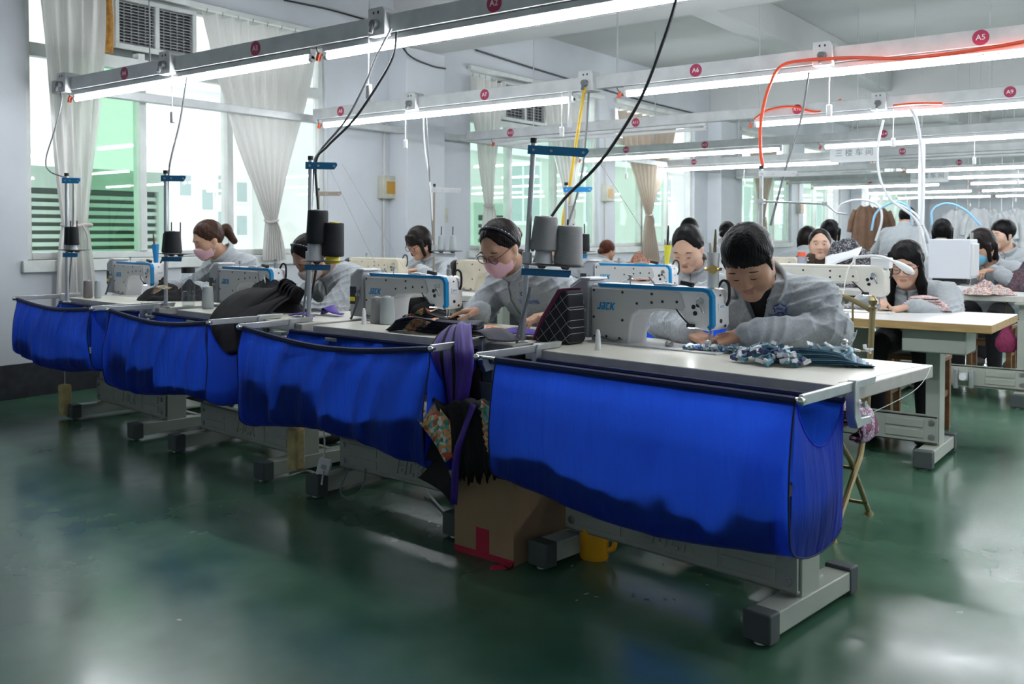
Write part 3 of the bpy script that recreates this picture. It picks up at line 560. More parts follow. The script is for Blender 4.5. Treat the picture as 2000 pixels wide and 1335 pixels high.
def cone(label, p, r0, r1, h, m, core=0, core_m=None, tilt=(0, 0)):
    t = thing('thread_cone', label, 'thread cone', p, 0, 'cones of sewing thread'); t.rotation_euler = (tilt[0], tilt[1], 0)
    if core:
        mb = MB(); mb.lathe([(.0,0),(r0*.72,0),(r0*.68,.01),(r0*.5,core+.02),(0,core+.02)], 20); mb.build('core', core_m or M_CORE, t)
        if core_m is None: pass
    z = core
    prof = [(0,z),(r0*.93,z),(r0,z+.006)]+[(r0+(r1-r0)*i/8, z+.006+(h-.012)*i/8) for i in range(1, 9)]+[(r1*.94,z+h),(r1*.45,z+h),(r1*.45,z+h-.01),(0,z+h-.01)]
    mb = MB(); mb.lathe(prof, 24); mb.build('thread', m, t)
    mb = MB(); mb.lathe([(r1*.3,z+h-.012),(r1*.45,z+h-.012),(r1*.45,z+h+.004),(r1*.3,z+h+.004)], 16); mb.build('core_tip', core_m or M_CORE, t)
    return t
def stand(label, p, h, arm_dir, arm_len, colr, tilt=(0, 0), zlow=.3, pole_m=None, discs=True, low=True, pole_r=.011):
    t = thing('thread_stand', label, 'thread stand', p, 0, 'thread stands'); t.rotation_euler = (tilt[0], tilt[1], 0)
    a = math.atan2(arm_dir[1], arm_dir[0]); Mz = Matrix.Rotation(a, 4, 'Z')
    mb = MB(); mb.cyl((0, 0, 0), (0, 0, h), pole_r, n=12); mb.build('pole', pole_m or M_POLE, t)
    mb = MB(); mb.lathe([(0,0),(.025,0),(.025,.006),(.013,.01),(.013,.02),(0,.02)], 16); mb.build('base_nut', M_STEEL, t)
    mb = MB(); mb.cyl((0, 0, h), (0, 0, h+.02), pole_r+.003, n=12); mb.build('cap', M_BLACK, t)
    mb = MB(); mb.prism([(-.022, h-.045), (arm_len-.01, h-.045), (arm_len+.006, h-.022), (arm_len, h-.012), (-.022, h-.010)], -.018, -.012, Mz); mb.prism([(-.022, h-.013), (arm_len, h-.013), (arm_len, h-.010), (-.022, h-.010)], -.018, .018, Mz); ar = mb.build('guide_arm', colr, t, bevel=.001)
    for x in (.0, .33*arm_len, .92*arm_len):
        mb = MB(); mb.tube([Mz @ Vector((x, -.018, h-.028)), Mz @ Vector((x, -.022, h-.028))], .006, 8); mb.build('rivet', M_BOLT, ar)
    if low:
        mb = MB(); mb.prism([(-.02, zlow-.042), (arm_len*.8, zlow-.042), (arm_len*.83, zlow-.03), (arm_len*.83, zlow-.015), (-.02, zlow-.015)], -.016, -.010, Mz); mb.prism([(-.02, zlow-.018), (arm_len*.83, zlow-.018), (arm_len*.83, zlow-.015), (-.02, zlow-.015)], -.016, .016, Mz); mb.build('lower_arm', colr, t, bevel=.001)
        mb = MB(); mb.cyl((0, 0, zlow), (0, 0, zlow+.05), pole_r+.009, n=12); mb.build('collar', M_STEEL, t)
    if discs:
        for i, d in enumerate((.28, .72)):
            q = Mz @ Vector((arm_len*d, 0, zlow))
            mb = MB(); mb.lathe([(0,-.012),(.012,-.012),(.02,-.002),(.078,.003),(.078,.006),(0,.006)], 24, Matrix.Translation(q)); mb.build('disc', M_DISC, t)
            mb = MB(); mb.cyl(q, q+Vector((0, 0, .19)), .004, n=6); mb.build('spool_pin', M_BLACK, t)
    return t
RV = Vector((.8, .6, 0))
def cone_spots(p, arm_len, z): return [Vector(p)+RV*arm_len*d+Vector((0, 0, z)) for d in (.28, .72)]
TZ = .762
# nearest stand (grey cones)
p = at_z(1020, 668, .76); stand('tall grey thread stand with blue arms holding two grey cones', p, .80, RV, .215, M_SBLUE, tilt=(0, D(4.0)), zlow=.315)
ax = Vector((math.sin(D(4.0)), 0, math.cos(D(4)))); q = p+ax*.318
cone('grey thread cone raised on its core, on the nearest stand', q+RV*.065+Vector((0, 0, .004)), .058, .047, .135, M_TG, .05, tilt=(0, D(5)))
cone('grey thread cone standing flat, right one on the nearest stand', q+RV*.165+Vector((0, 0, -.004)), .06, .05, .155, M_TG, 0, tilt=(0, D(4)))
p = at_z(603, 628, .76); stand('thread stand with blue arms holding two raised black cones', p, .80, RV, .13, M_SBLUE, tilt=(0, D(1.5)), zlow=.30)
q = p+Vector((.008, 0, .303))
cone('black thread cone on a white and yellow core, left one of the raised pair', q+RV*.035, .055, .05, .165, M_TB, .085, M_CORE, tilt=(0, D(3)))
cone('black thread cone on a short yellow core, right one of the raised pair', q+RV*.115+Vector((0, 0, -.012)), .055, .05, .165, M_TB, .035, M_YEL, tilt=(0, D(3)))
p = at_z(324, 600, .76); stand('thread stand with blue arms holding two large black cones on a disc', p, .79, RV, .12, M_SBLUE, tilt=(0, D(.8)), zlow=.315)
q = p+Vector((0, 0, .32))
cone('black thread cone partly hidden behind another on the second stand', q+RV*.03, .05, .04, .115, M_TB, .005); cone('black thread cone standing in front on the second stand', q+RV*.085+Vector((.02, -.06, 0)), .054, .045, .125, M_TB, .005)
p = at_z(131, 590, .76); stand('thread stand by the window wall at the left end of the row', p, .80, RV, .09, M_SBLUE2, tilt=(0, D(1)), zlow=.33)
q = p+Vector((0, 0, .335))
cone('small black cone at the back of the leftmost stand', q+RV*.02, .032, .028, .115, M_TB, .03); cone('small black cone at the front of the leftmost stand', q+RV*.07+Vector((.01, -.03, 0)), .034, .03, .115, M_TB, .03)
# loose cones on the tables
for (px, py, r0, r1, h, m, lb) in ((172, 581, .030, .027, .115, M_TBR, 'taupe thread cone on the leftmost table'), (191, 582, .022, .019, .115, M_TLG, 'slim pale grey thread cone on the leftmost table'),
        (406, 602, .034, .03, .125, M_TLG, 'silver grey thread cone on the second table'), (736, 630, .032, .027, .125, M_TG, 'dull grey thread cone behind the silver one on the third table'), (757, 632, .037, .032, .13, M_TLG, 'silver grey thread cone by the third machine')):
    p = at_z(px, py, .762); cone(lb, p, r0, r1, h, m)
for (px, py, lb) in ((711, 633, 'white tapered spool pin on the third table'), (1168, 683, 'white tapered spool pin on the nearest table')):
    p = at_z(px, py, .76); mb = MB(); mb.lathe([(0,0),(.014,0),(.012,.006),(.009,.06),(.006,.075),(0,.078)], 14); o = mb.build('spool_pin', M_WHITEP, loc=p); tag(o, lb, 'spool pin')
# ------------------------------------------------------------------ tables and machines of the farther rows
for X, lb in ((-5.38, 'pale sewing table under the beige machine by the pillar'), (-3.9, 'pale sewing table behind the worker with glasses'), (-2.66, 'pale sewing table under the second row white machine')):
    table(lb, (X, 5.3), 0, L=1.36 if X < -5 else 1.22, logo=False, top=M_TOPW)
table('white sewing table with a thick wooden edge, at the right', (-1.42, 5.3), 0, L=1.24, top=M_TOPW, edge=M_WOODE, logo=False, box=True, legs=(-.5, .3), leg_y=-.08, dep=(-.42, .35))
for X, lb in ((-1.42, 'white sewing table in the third row under the white box machine'), (-2.68, 'white sewing table in the third row before the scarf worker'), (-3.95, 'white sewing table in the third row, third from the aisle'), (-5.2, 'white sewing table in the third row near the windows')):
    table(lb, (X, 7.55), 0, L=1.24, top=M_TOPW, logo=False, legs=(-.42, .42), leg_y=-.2)
for X, lb in ((-1.35, 'white work table in the fourth row at the aisle'), (-4.15, 'white work table in the fourth row, second from the aisle'), (-5.75, 'white work table in the fourth row near the windows')):
    table(lb, (X, 11.35), 0, L=1.3, top=M_TOPW, logo=False)
machine('old', 'old beige sewing machine by the pillar', (-5.19, 5.4, .762), 0, False)
machine('old', 'old beige sewing machine behind the worker with glasses', (-4.0, 5.38, .762), 0, False)
machine('jack', 'white and blue sewing machine in the second row with a yellow pen holder', (-2.76, 5.36, .762), 0)
m5 = machine('cream', 'cream long arm sewing machine on the wood edged table', (-1.44, 5.3, .762), 0, False); m5.scale = (1.1, 1.05, 1.1)
machine('old', 'beige sewing machine before the scarf worker', (-2.75, 7.6, .762), 0, False)
# white box machine of the third row
M_BOXW = mat('box_white', (.66, .69, .74), .45)
pA = at_y(1813, 467, 7.45); pB = at_y(1895, 545, 7.45)
t = thing('box_machine', 'tall white box-shaped sewing machine in the third row', 'sewing machine', (pA.x, 7.45, .762))
w = pB.x-pA.x; z0 = pB.z-.762; z1 = pA.z-.762
mb = MB(); mb.box((0, 0, z0), (w, .26, z1)); mb.build('housing', M_BOXW, t, bevel=.008)
mb = MB(); mb.box((w-.02, .02, z0+.02), (w+.02, .22, z1-.03)); mb.build('face_plate', M_MW, t, bevel=.006)
mb = MB(); mb.box((.02, .05, .06), (w-.06, .2, z0)); mb.build('arm', M_BLACK, t, bevel=.004)
mb = MB(); mb.prism([(-.2, 0), (w+.1, 0), (w+.1, .03), (.1, .06), (-.2, .06)], .03, .24); mb.build('bed', M_MW, t, bevel=.005)
mb = MB(); mb.cyl((w-.02, .1, .03), (w-.02, .1, z0+.02), .006, n=8); mb.cyl((w-.02, .14, z1), (w-.02, .14, z1+.05), .012, n=8); mb.build('needle_bar', M_CHROME, t)
# lamp on the cream machine
t = thing('gooseneck_lamp', 'white gooseneck lamp bent over the cream machine', 'lamp', at_y(1668, 516, 5.27))
P0 = at_y(1668, 516, 5.27); pts = [at_y(1668, 516, 5.27), at_y(1670, 504, 5.27), at_y(1690, 500, 5.25), at_y(1722, 501, 5.2), at_y(1750, 512, 5.12)]
mb = MB(); mb.tube([q-P0 for q in bez(pts, 6)], .008, 8); mb.build('gooseneck', M_WHITEP, t)
a = at_y(1748, 511, 5.12)-P0; b_ = at_y(1784, 533, 5.05)-P0; mb = MB(); mb.tube([a, a.lerp(b_, .3), a.lerp(b_, .75), b_], [.010, .017, .020, .010], 12); mb.build('lamp_shade', M_WHITEP, t)
mb = MB(); mb.tube([q-P0 for q in bez([at_y(1668, 508, 5.27), at_y(1655, 530, 5.2), at_y(1645, 580, 5.1), at_y(1635, 600, 5.05)], 6)], .004, 6); mb.build('cord', M_CREAM, t)
mb = MB(); p_ = at_y(1722, 516, 5.3); mb.cbox((0, 0, 0), (.10, .08, .06)); o = mb.build('control_unit', M_WHITEP, loc=(p_.x, 5.3, 1.035), bevel=.006); tag(o, 'small white control unit on top of the cream machine', 'control unit')
# farther thread stands
RD = Vector((1, 0, 0))
M_POLEB = mat('pole_brown', (.30, .25, .20), .5, .4)
stand('thin brown thread stand beyond the raised black cones', (px_at(623, 5.25), 5.25, .762), zpx(620, 372, 5.25)-.762, RV, .19, M_POLEB, pole_m=M_POLEB, discs=False, low=False, pole_r=.007)
p = Vector((px_at(846, 5.25), 5.25, .762)); stand('thin grey thread stand beside the worker with the dark bob', p, zpx(850, 364, 5.25)-.762, RV, .2, M_STEEL, pole_m=M_POLEB, discs=True, low=True, zlow=.30, pole_r=.008, tilt=(0, D(1)))
for d, lb in ((.056, 'pale grey cone at the left on the thin grey stand'), (.144, 'pale grey cone at the right on the thin grey stand')): cone(lb, p+RV*d+Vector((.008, 0, .307)), .03, .022, .11, M_TLG)
p = Vector((px_at(1106, 5.2), 5.2, .762)); stand('thread stand with light blue arms behind the grey cones', p, zpx(1106, 362, 5.2)-.762, RV, .17, M_SBLUE2, zlow=.31)
for d, m, lb in ((.045, M_TW, 'white cone on the light blue stand'), (.125, M_TB, 'black cone on the light blue stand')): cone(lb, p+RV*d+Vector((0, 0, .317)), .034, .032, .115, m)
p = Vector((px_at(1486, 5.15), 5.15, .762)); t = stand('tall steel thread stand with a folding arm behind the nearest worker', p, zpx(1489, 330, 5.15)-.762, RV, .20, M_STEEL, pole_m=M_STEEL, discs=False, low=False)
zz = zpx(1489, 393, 5.15)-.762; q1 = at_y(1612, 398, 5.15)-p; q2 = at_y(1635, 416, 5.1)-p; q3 = at_y(1655, 418, 5.05)-p
mb = MB(); mb.tube([(0, 0, zz), q1], .006, 8); mb.tube([q1, q2, q3], .005, 8); mb.cbox(q1, (.03, .02, .02)); mb.cbox((0, 0, zz), (.04, .035, .025)); mb.build('folding_arm', M_STEEL, t)
# dark cone far behind
p = at_y(1730, 490, 7.3); cone('black thread cone on the box machine table', (p.x, p.y, .762+.14), .034, .032, .13, M_TB, .0)
mb = MB(); mb.box((p.x-.05, p.y-.05, .762), (p.x+.05, p.y+.05, .90)); o = mb.build('cone_holder', M_MOT, bevel=.004); tag(o, 'grey holder block under the black cone in the third row', 'holder')
# ------------------------------------------------------------------ curtains
M_CURT = cloth_mat('white_curtain', (.74, .73, .71), .38, .9); M_CURTB = cloth_mat('beige_curtain', (.52, .43, .36), .35, .9)
M_TIE = mat('curtain_tie', (.55, .50, .48), .9); M_HOOK = mat('hook', (.4, .38, .33), .5)
def curtain(label, y0, y1, zt, ytie, ztie, wtie, ybot, zbot, wbot, m, amp=.035, nf=6, ph=0, x=XW+.07):
    t = thing('curtain', label, 'curtain', (x, y0, 0), 0, 'curtains gathered at the windows')
    def P(u, v):
        z = zt+(zbot-zt)*v; s = (zt-z)/(zt-ztie)
        if s <= 1: e = s**1.25; a = y0+(ytie-wtie/2-y0)*e; b_ = y1+(ytie+wtie/2-y1)*e; k = 1-.45*s
        else:
            r = (z-ztie)/(zbot-ztie); e = r**.6; a = ytie-wtie/2+(ybot-wbot/2-ytie+wtie/2)*e; b_ = ytie+wtie/2+(ybot+wbot/2-ytie-wtie/2)*e; k = .55+.2*r
        y = a+(b_-a)*u
        sc_ = .025*abs(math.sin(u*math.pi*nf))*max(0, 1-v*14)
        return Vector((amp*k*math.sin(u*2*math.pi*nf+ph+.8*math.sin(5*v+ph))+.010*math.sin(u*50+v*9), y-y0+.012*math.sin(6*v+ph), z-sc_))
    mb = MB(); mb.grid(P, 70, 60); mb.build('cloth', m, t, ang=180)
    mb = MB(); mb.tube([(.06*math.cos(a)*.8, ytie-y0+(wtie/2+.012)*math.sin(a), ztie+.01*math.sin(2*a)) for a in [2*math.pi*i/20 for i in range(21)]], .012, 8, False); mb.tube(bez([(.05, ytie-y0+.02, ztie), (.06, ytie-y0+.05, ztie-.08), (.05, ytie-y0+.06, ztie-.18)], 4), .008, 6); mb.build('tieback', M_TIE, t)
    for i in range(nf): mb = MB(); u = (i+.5)/nf; mb.tube([(0, (y1-y0)*u, zt-.01), (0, (y1-y0)*u+.01, zt+.03)], .004, 5); mb.build('hook', M_HOOK, t)
def cy(px, py): return at_x(px, py, XW+.07)
curtain('white curtain hanging at the left of the nearest window, gathered low', cy(70, 100).y, cy(203, 100).y, 3.08, cy(150, 440).y, cy(150, 440).z, .20, cy(150, 560).y, .52, .34, M_CURT, nf=5, ph=.5)
curtain('white curtain at the right of the nearest window tied in the middle', cy(388, 100).y, cy(615, 100).y, 3.08, cy(530, 432).y, cy(530, 432).z, .10, cy(533, 500).y, .95, .24, M_CURT, nf=8, ph=1.3)
curtain('white curtain at the left of the second window', cy(917, 200).y, cy(978, 200).y, 3.03, cy(955, 403).y, cy(955, 403).z, .12, cy(955, 460).y, .98, .35, M_CURT, nf=5, ph=2)
curtain('white curtain at the right of the second window', cy(1058, 200).y, cy(1150, 200).y, 3.03, cy(1112, 400).y, cy(1112, 400).z, .12, cy(1112, 460).y, .98, .3, M_CURT, nf=7, ph=2.6)
curtain('beige curtain at the third window tied in the middle', cy(1202, 240).y, cy(1318, 240).y, 3.0, cy(1268, 420).y, cy(1268, 420).z, .12, cy(1270, 490).y, .75, .55, M_CURTB, nf=8, ph=.9)
curtain('beige curtain at the fourth window', cy(1462, 300).y, cy(1516, 300).y, 3.0, cy(1490, 425).y, cy(1490, 425).z, .14, cy(1490, 470).y, .8, .5, M_CURTB, nf=6, ph=1.9)
for i, (a, b_) in enumerate(((3.2, 6.2), (8.3, 11.3), (11.65, 14.35), (16.2, 18.95))):
    mb = MB(); mb.box((XW+.01, a, 3.10), (XW+.06, b_, 3.15)); o = mb.build('curtain_rail', M_TRIM, bevel=.004); tag(o, 'curtain rail over the %s window' % ('nearest', 'second', 'third', 'fourth')[i], 'curtain rail')
# ------------------------------------------------------------------ air conditioners in the windows
M_ACD = mat('ac_dark', (.02, .022, .028), .6); M_ACS = mat('ac_slat', (.34, .35, .35), .55, var=.25, vscale=12); M_ACF = mat('ac_frame', (.58, .61, .59), .45, var=.1, vscale=8)
def aircon(label, pa, pb, rows):
    y0, y1 = pa.y, pb.y; z0, z1 = pb.z, pa.z; t = thing('window_air_conditioner', label, 'air conditioner', (XW+.02, y0, z0)); w = y1-y0; h = z1-z0
    mb = MB(); mb.box((-.5, 0, 0), (.0, w, h)); mb.build('casing', M_ACD, t)
    mb = MB(); f = .035
    for a, b_ in (((0, 0), (w, f)), ((0, h-f), (w, h)), ((0, f), (f, h-f)), ((w-f, f), (w, h-f)), ((w/2-.02, f), (w/2+.02, h-f))): mb.box((-.02, a[0], a[1]), (.05, b_[0], b_[1]))
    mb.build('frame', M_ACF, t, bevel=.004)
    for c in range(2):
        ya, yb_ = (f, w/2-.02) if c == 0 else (w/2+.02, w-f)
        for i in range(rows):
            z = f+(h-2*f)*(i+.5)/rows; mb = MB(); mb.cbox((.025, (ya+yb_)/2, z), (.022, yb_-ya, .005), Matrix.Rotation(.5, 3, 'Y')); mb.build('slat', M_ACS, t)
        for i in range(4): y = ya+(yb_-ya)*(i+1)/5; mb = MB(); mb.box((.0, y-.004, f), (.01, y+.004, h-f)); mb.build('vane', M_ACS, t)
aircon('window air conditioner with dusty grille above the nearest window', at_x(222, -12, XW+.05), at_x(382, 118, XW+.05), 14)
aircon('window air conditioner above the second window', at_x(983, 158, XW+.05), at_x(1064, 246, XW+.05), 11)
M_FOAM = mat('orange_foam', (.45, .22, .05), .9, var=.4, vscale=30, bump=.6, bscale=60)
p = at_x(210, 50, XW+.04); mb = MB(); mb.tube([(XW+.05, p.y, 2.6), (XW+.05, p.y+.01, 2.85), (XW+.04, p.y-.005, 3.1)], [.035, .03, .034], 10); o = mb.build('foam_seal', M_FOAM); tag(o, 'orange foam filling beside the near air conditioner', 'foam')
# ------------------------------------------------------------------ switch boxes and conduits
M_EBOX = mat('ebox_cream', (.50, .50, .42), .5, var=.15, vscale=10); M_ORANGE = mat('breaker_window', (.45, .24, .03), .4); M_COND = mat('conduit', (.60, .60, .57), .5)
for px, py, X, lb in ((751, 366, XW+.002, 'cream electrical switch box on the wall before the pilaster'), (1182, 377, XW+.002, 'cream electrical switch box between the second and third windows'), (1559, 405, XW+.002, 'yellowish switch box on the far wall')):
    p = at_x(px, py, X); t = thing('switch_box', lb, 'switch box', (X, p.y, p.z))
    mb = MB(); mb.box((0, -.1, -.12), (.09, .1, .12)); mb.build('case', M_EBOX, t, bevel=.006)
    mb = MB(); mb.box((.088, -.06, -.07), (.094, .065, .06)); mb.build('window', M_ORANGE, t, bevel=.002)
    mb = MB(); mb.cyl((.02, -.02, .12), (.02, -.02, .85), .012, n=8); mb.cyl((.02, -.03, -.9), (.02, -.03, -.12), .012, n=8); mb.build('conduit', M_COND, t)
p = at_x(863, 420, XW+.002); mb = MB(); mb.box((0, -.09, -.08), (.02, .09, .08)); o = mb.build('wall_plate', M_EBOX, loc=(XW, p.y, p.z), bevel=.004); tag(o, 'square cream plate on the wall right of the pilaster', 'wall plate')
def cable(label, pts, r, m, name='cable', cat='cable', n=7, g=None):
    mb = MB(); mb.tube(bez(pts, 8), r, n); o = mb.build(name, m); return tag(o, label, cat, g)
cable('black cable running along the top of the wall over the near window', [at_x(555, 0, XW+.02), at_x(640, 18, XW+.02), at_x(720, 40, XW+.02), at_x(762, 50, XW+.02), (XW+.28, 7.0, 3.05), (XW+.28, 7.35, 2.98), (XW+.28, 7.6, 2.98)], .009, M_CORD)
cable('black cable sagging along the wall above the second and third windows', [at_x(930, 98, XW+.02), at_x(1030, 130, XW+.02), at_x(1140, 163, XW+.02), at_x(1250, 195, XW+.02), at_x(1400, 232, XW+.02)], .012, M_CORD)
# cords from the rails to the stands
cable('grey cord looping from the first socket to the leftmost stand', [at_y(118, 178, 3.40), at_y(120, 200, 3.38), at_y(108, 250, 3.3), at_y(90, 310, 3.25), at_y(98, 335, 3.22), at_y(138, 352, 3.2), at_y(143, 380, 3.2), at_y(141, 480, 3.2), at_y(133, 580, 3.2)], .005, M_GCORD)
cable('grey cord hanging from the socket box down to the second stand', [at_y(365, 150, 3.38), at_y(352, 235, 3.33), at_y(336, 300, 3.25), at_y(330, 335, 3.22), at_y(326, 400, 3.22), at_y(327, 500, 3.22), at_y(321, 600, 3.2)], .006, M_GCORD)
cable('thin grey cord from the overhead socket to the raised black cones', [at_y(765, 55, 3.40), at_y(735, 110, 3.37), at_y(715, 160, 3.33), at_y(675, 235, 3.25), at_y(625, 295, 3.16), at_y(613, 325, 3.13), at_y(608, 420, 3.12), at_y(601, 520, 3.11), at_y(590, 640, 3.08)], .0055, M_GCORD)
cable('thick black cord from the overhead socket to the raised black cones', [at_y(775, 62, 3.38), at_y(768, 110, 3.36), at_y(735, 170, 3.32), at_y(690, 235, 3.25), at_y(640, 285, 3.17), at_y(617, 318, 3.13), at_y(622, 420, 3.14), at_y(618, 520, 3.14), at_y(597, 630, 3.10)], .0065, M_CORD)
cable('thick black cord coming from above down to the nearest thread stand', [at_y(1330, -60, 3.2), at_y(1318, 10, 3.15), at_y(1290, 95, 3.12), at_y(1255, 185, 3.10), at_y(1212, 260, 3.08), at_y(1165, 325, 3.06), at_y(1105, 385, 3.07), at_y(1075, 425, 3.10), at_y(1048, 455, 3.06), at_y(1040, 490, 3.03)], .0065, M_CORD)
cable('dark cord along the nearest thread stand pole', [at_y(1036, 560, 2.98), at_y(1026, 600, 2.97), at_y(1012, 650, 2.96), at_y(1008, 690, 2.95)], .006, M_GCORD)
M_YCORD = mat('yellow_hose', (.75, .48, .04), .45); M_RHOSE = mat('red_hose', (.85, .10, .04), .35); M_WHOSE = mat('white_hose', (.72, .75, .78), .4); M_BHOSE = mat('blue_hose', (.25, .5, .72), .4)
cable('yellow hose from the second light rail to the light blue stand', [at_y(1142, 172, 5.6), at_y(1135, 215, 5.56), at_y(1122, 300, 5.45), at_y(1110, 380, 5.32), at_y(1100, 430, 5.25), at_y(1102, 480, 5.2)], .012, M_YCORD)
cable('grey cord from the second light rail to the light blue stand', [at_y(1150, 180, 5.6), at_y(1145, 260, 5.55), at_y(1138, 330, 5.45), at_y(1122, 400, 5.3), at_y(1104, 450, 5.2)], .008, M_GCORD)
cable('red air hose running along the second light rail and down to the steel stand', [at_y(2080, 65, 5.6), at_y(1940, 92, 5.6), at_y(1780, 113, 5.58), at_y(1660, 113, 5.56), at_y(1570, 118, 5.55), at_y(1525, 130, 5.5), at_y(1502, 170, 5.42), at_y(1487, 230, 5.3), at_y(1485, 290, 5.2), at_y(1490, 325, 5.16)], .010, M_RHOSE)
cable('red hose arching over the third light rail', [at_y(1474, 232, 7.95), at_y(1500, 215, 7.92), at_y(1545, 208, 7.9), at_y(1600, 218, 7.95), (px_at(1640, 8.0), 8.0, ZT+.17)], .010, M_RHOSE)
cable('red hose lying on the third light rail at the right', [at_y(1745, 206, 7.9), at_y(1790, 202, 7.9), at_y(1840, 202, 7.92)], .010, M_RHOSE)
cable('grey cord slanting down from the second light rail behind the nearest worker', [at_y(1580, 142, 5.58), at_y(1565, 230, 5.5), at_y(1540, 310, 5.35), at_y(1518, 390, 5.2), at_y(1505, 440, 5.15)], .007, M_GCORD)
cable('white cords hanging by the thin grey stand', [at_y(826, 225, 5.6), at_y(830, 290, 5.5), at_y(840, 360, 5.35), at_y(845, 430, 5.25)], .006, M_WCORD)
cable('grey cord hanging by the thin grey stand', [at_y(832, 225, 5.6), at_y(838, 330, 5.4), at_y(842, 400, 5.3), at_y(846, 470, 5.25)], .006, M_GCORD)
cable('white hose looping down from the third light rail at the right', [at_y(1777, 213, 7.9), at_y(1790, 235, 7.85), at_y(1800, 300, 7.8), at_y(1801, 380, 7.75), at_y(1800, 440, 7.7)], .013, M_WHOSE)
cable('white cord hanging from the third rail socket', [at_y(1725, 235, 7.9), at_y(1714, 290, 7.8), at_y(1718, 345, 7.7), at_y(1740, 390, 7.6), at_y(1790, 430, 7.5), at_y(1812, 500, 7.45)], .010, M_WHOSE)
for i, (pts, m, lb) in enumerate((([(1632, 420), (1645, 398), (1680, 390), (1715, 400), (1722, 430), (1710, 470)], M_WHOSE, 'white air hose arching in the background, left one'), ([(1702, 450), (1712, 415), (1745, 395), (1775, 405), (1782, 440)], M_BHOSE, 'pale blue air hose arching in the background'), ([(1820, 440), (1822, 410), (1850, 397), (1885, 410), (1915, 440)], M_BHOSE, 'blue air hose arching before the hanging garments'), ([(1745, 393), (1790, 420), (1815, 470), (1818, 500)], M_WHOSE, 'white air hose sloping down beside the white pole'))):
    cable(lb, [at_y(a, b_, 10.8) for a, b_ in pts], .013, m)
p = at_y(1800, 360, 10.9); mb = MB(); mb.cyl((p.x, p.y, 0), (p.x, p.y, ZT+.1), .035, n=12); o = mb.build('white_pole', M_WHITEP); tag(o, 'white upright pole in the far aisle', 'pole')
# fine threads from the stand arms
M_THR = mat('thread_line', (.45, .45, .44), .8)
for lb, a, b_ in (('fine thread from the raised cones to the third machine', at_y(668, 320, 3.2), at_y(790, 525, 3.32)), ('fine thread rising from the left raised cone', at_y(640, 425, 3.16), at_y(640, 320, 3.18)), ('second fine thread slanting to the third machine', at_y(640, 320, 3.18), at_y(740, 530, 3.3)), ('fine thread from the nearest stand arm to the second row', at_y(1155, 292, 3.1), at_y(1300, 520, 3.2))):
    mb = MB(); mb.tube([a, b_], .0009, 4); o = mb.build('thread', M_THR); tag(o, lb, 'thread')
# ------------------------------------------------------------------ fabric heaps and ties
def rnd_fold(x, y, s): return math.sin(x*9+2*math.sin(y*5)+s)+.7*math.sin(y*11+x*5+s*2)+.4*math.sin(x*17-y*13+s)
def heap_fn(label, c, sx, sy, h, m, seed, rot=0, z=.762, name='fabric_heap', cat='fabric', nfold=.012, n=34, shape=1.4, group=None):
    t = thing(name, label, cat, (c[0], c[1], z), rot, group)
    def P(u, v):
        a = 2*math.pi*u; r = v; x = r*math.cos(a); y = r*math.sin(a)
        prof = max(0, 1-r**shape)**.8
        return Vector((x*sx*(1+.10*math.sin(3*a+seed)+.05*math.sin(7*a+seed)), y*sy*(1+.10*math.sin(4*a+seed*1.7)), max(.002, h*prof*(1+.18*math.sin(2.3*x+seed)+.12*math.sin(5*y+seed))+nfold*rnd_fold(x, y, seed)*(.4+.6*prof))))
    mb = MB(); mb.grid(lambda u, v: P(u, .001+v*.999), n*2, n, True)
    mb.build('cloth', m, t, ang=60); return t
def ribbon(path, wdir, w, name, m, parent, thick=.003, twist=0):
    pts = bez(path, 7); mb = MB(); n = len(pts); k = 5
    def P(u, v):
        i = min(n-1, int(round(v*(n-1)))); d = Vector(wdir).normalized(); t_ = (pts[min(i+1, n-1)]-pts[max(i-1, 0)]).normalized()
        d = (d-t_*d.dot(t_)).normalized(); nn = d.cross(t_); a = (u-.5)*w(v) if callable(w) else (u-.5)*w
        return pts[i]+d*a+nn*(.006*math.sin(u*math.pi*1.3+v*5+twist))
    mb.grid(P, k, n); return mb.build(name, m, parent, ang=180, solid=thick)
M_BLK = mat('black_cloth', (.010, .010, .012), .75, spec=.25, var=.3, vscale=12, bump=.15, bscale=40); M_DKG = mat('charcoal_cloth', (.018, .017, .020), .8, spec=.2, var=.2, vscale=10, bump=.15, bscale=60)
M_PURP = mat('purple_satin', (.06, .028, .26), .5, spec=.3, var=.15, vscale=8); M_NAVY = mat('navy_cloth', (.012, .012, .035), .6)
def print_mat():
    m = bpy.data.materials.new('printed_tie'); m.use_nodes = True; nt = m.node_tree; b = nt.nodes['Principled BSDF']; b.inputs['Roughness'].default_value = .6
    tc = nt.nodes.new('ShaderNodeTexCoord'); v = nt.nodes.new('ShaderNodeTexVoronoi'); v.inputs['Scale'].default_value = 75; nt.links.new(tc.outputs['Object'], v.inputs['Vector'])
    sp = nt.nodes.new('ShaderNodeSeparateColor'); nt.links.new(v.outputs['Color'], sp.inputs[0]); r = nt.nodes.new('ShaderNodeValToRGB'); r.color_ramp.interpolation = 'CONSTANT'
    cols = [(.55,.27,.09), (.62,.33,.12), (.60,.58,.52), (.04,.20,.10), (.50,.06,.03), (.08,.30,.30), (.58,.30,.10)]
    while len(r.color_ramp.elements) < len(cols): r.color_ramp.elements.new(.5)
    for i, c in enumerate(cols): r.color_ramp.elements[i].position = i/len(cols); r.color_ramp.elements[i].color = (*c, 1)
    nt.links.new(sp.outputs[0], r.inputs[0]); nt.links.new(r.outputs[0], b.inputs['Base Color']); return m
M_PRINT = print_mat()
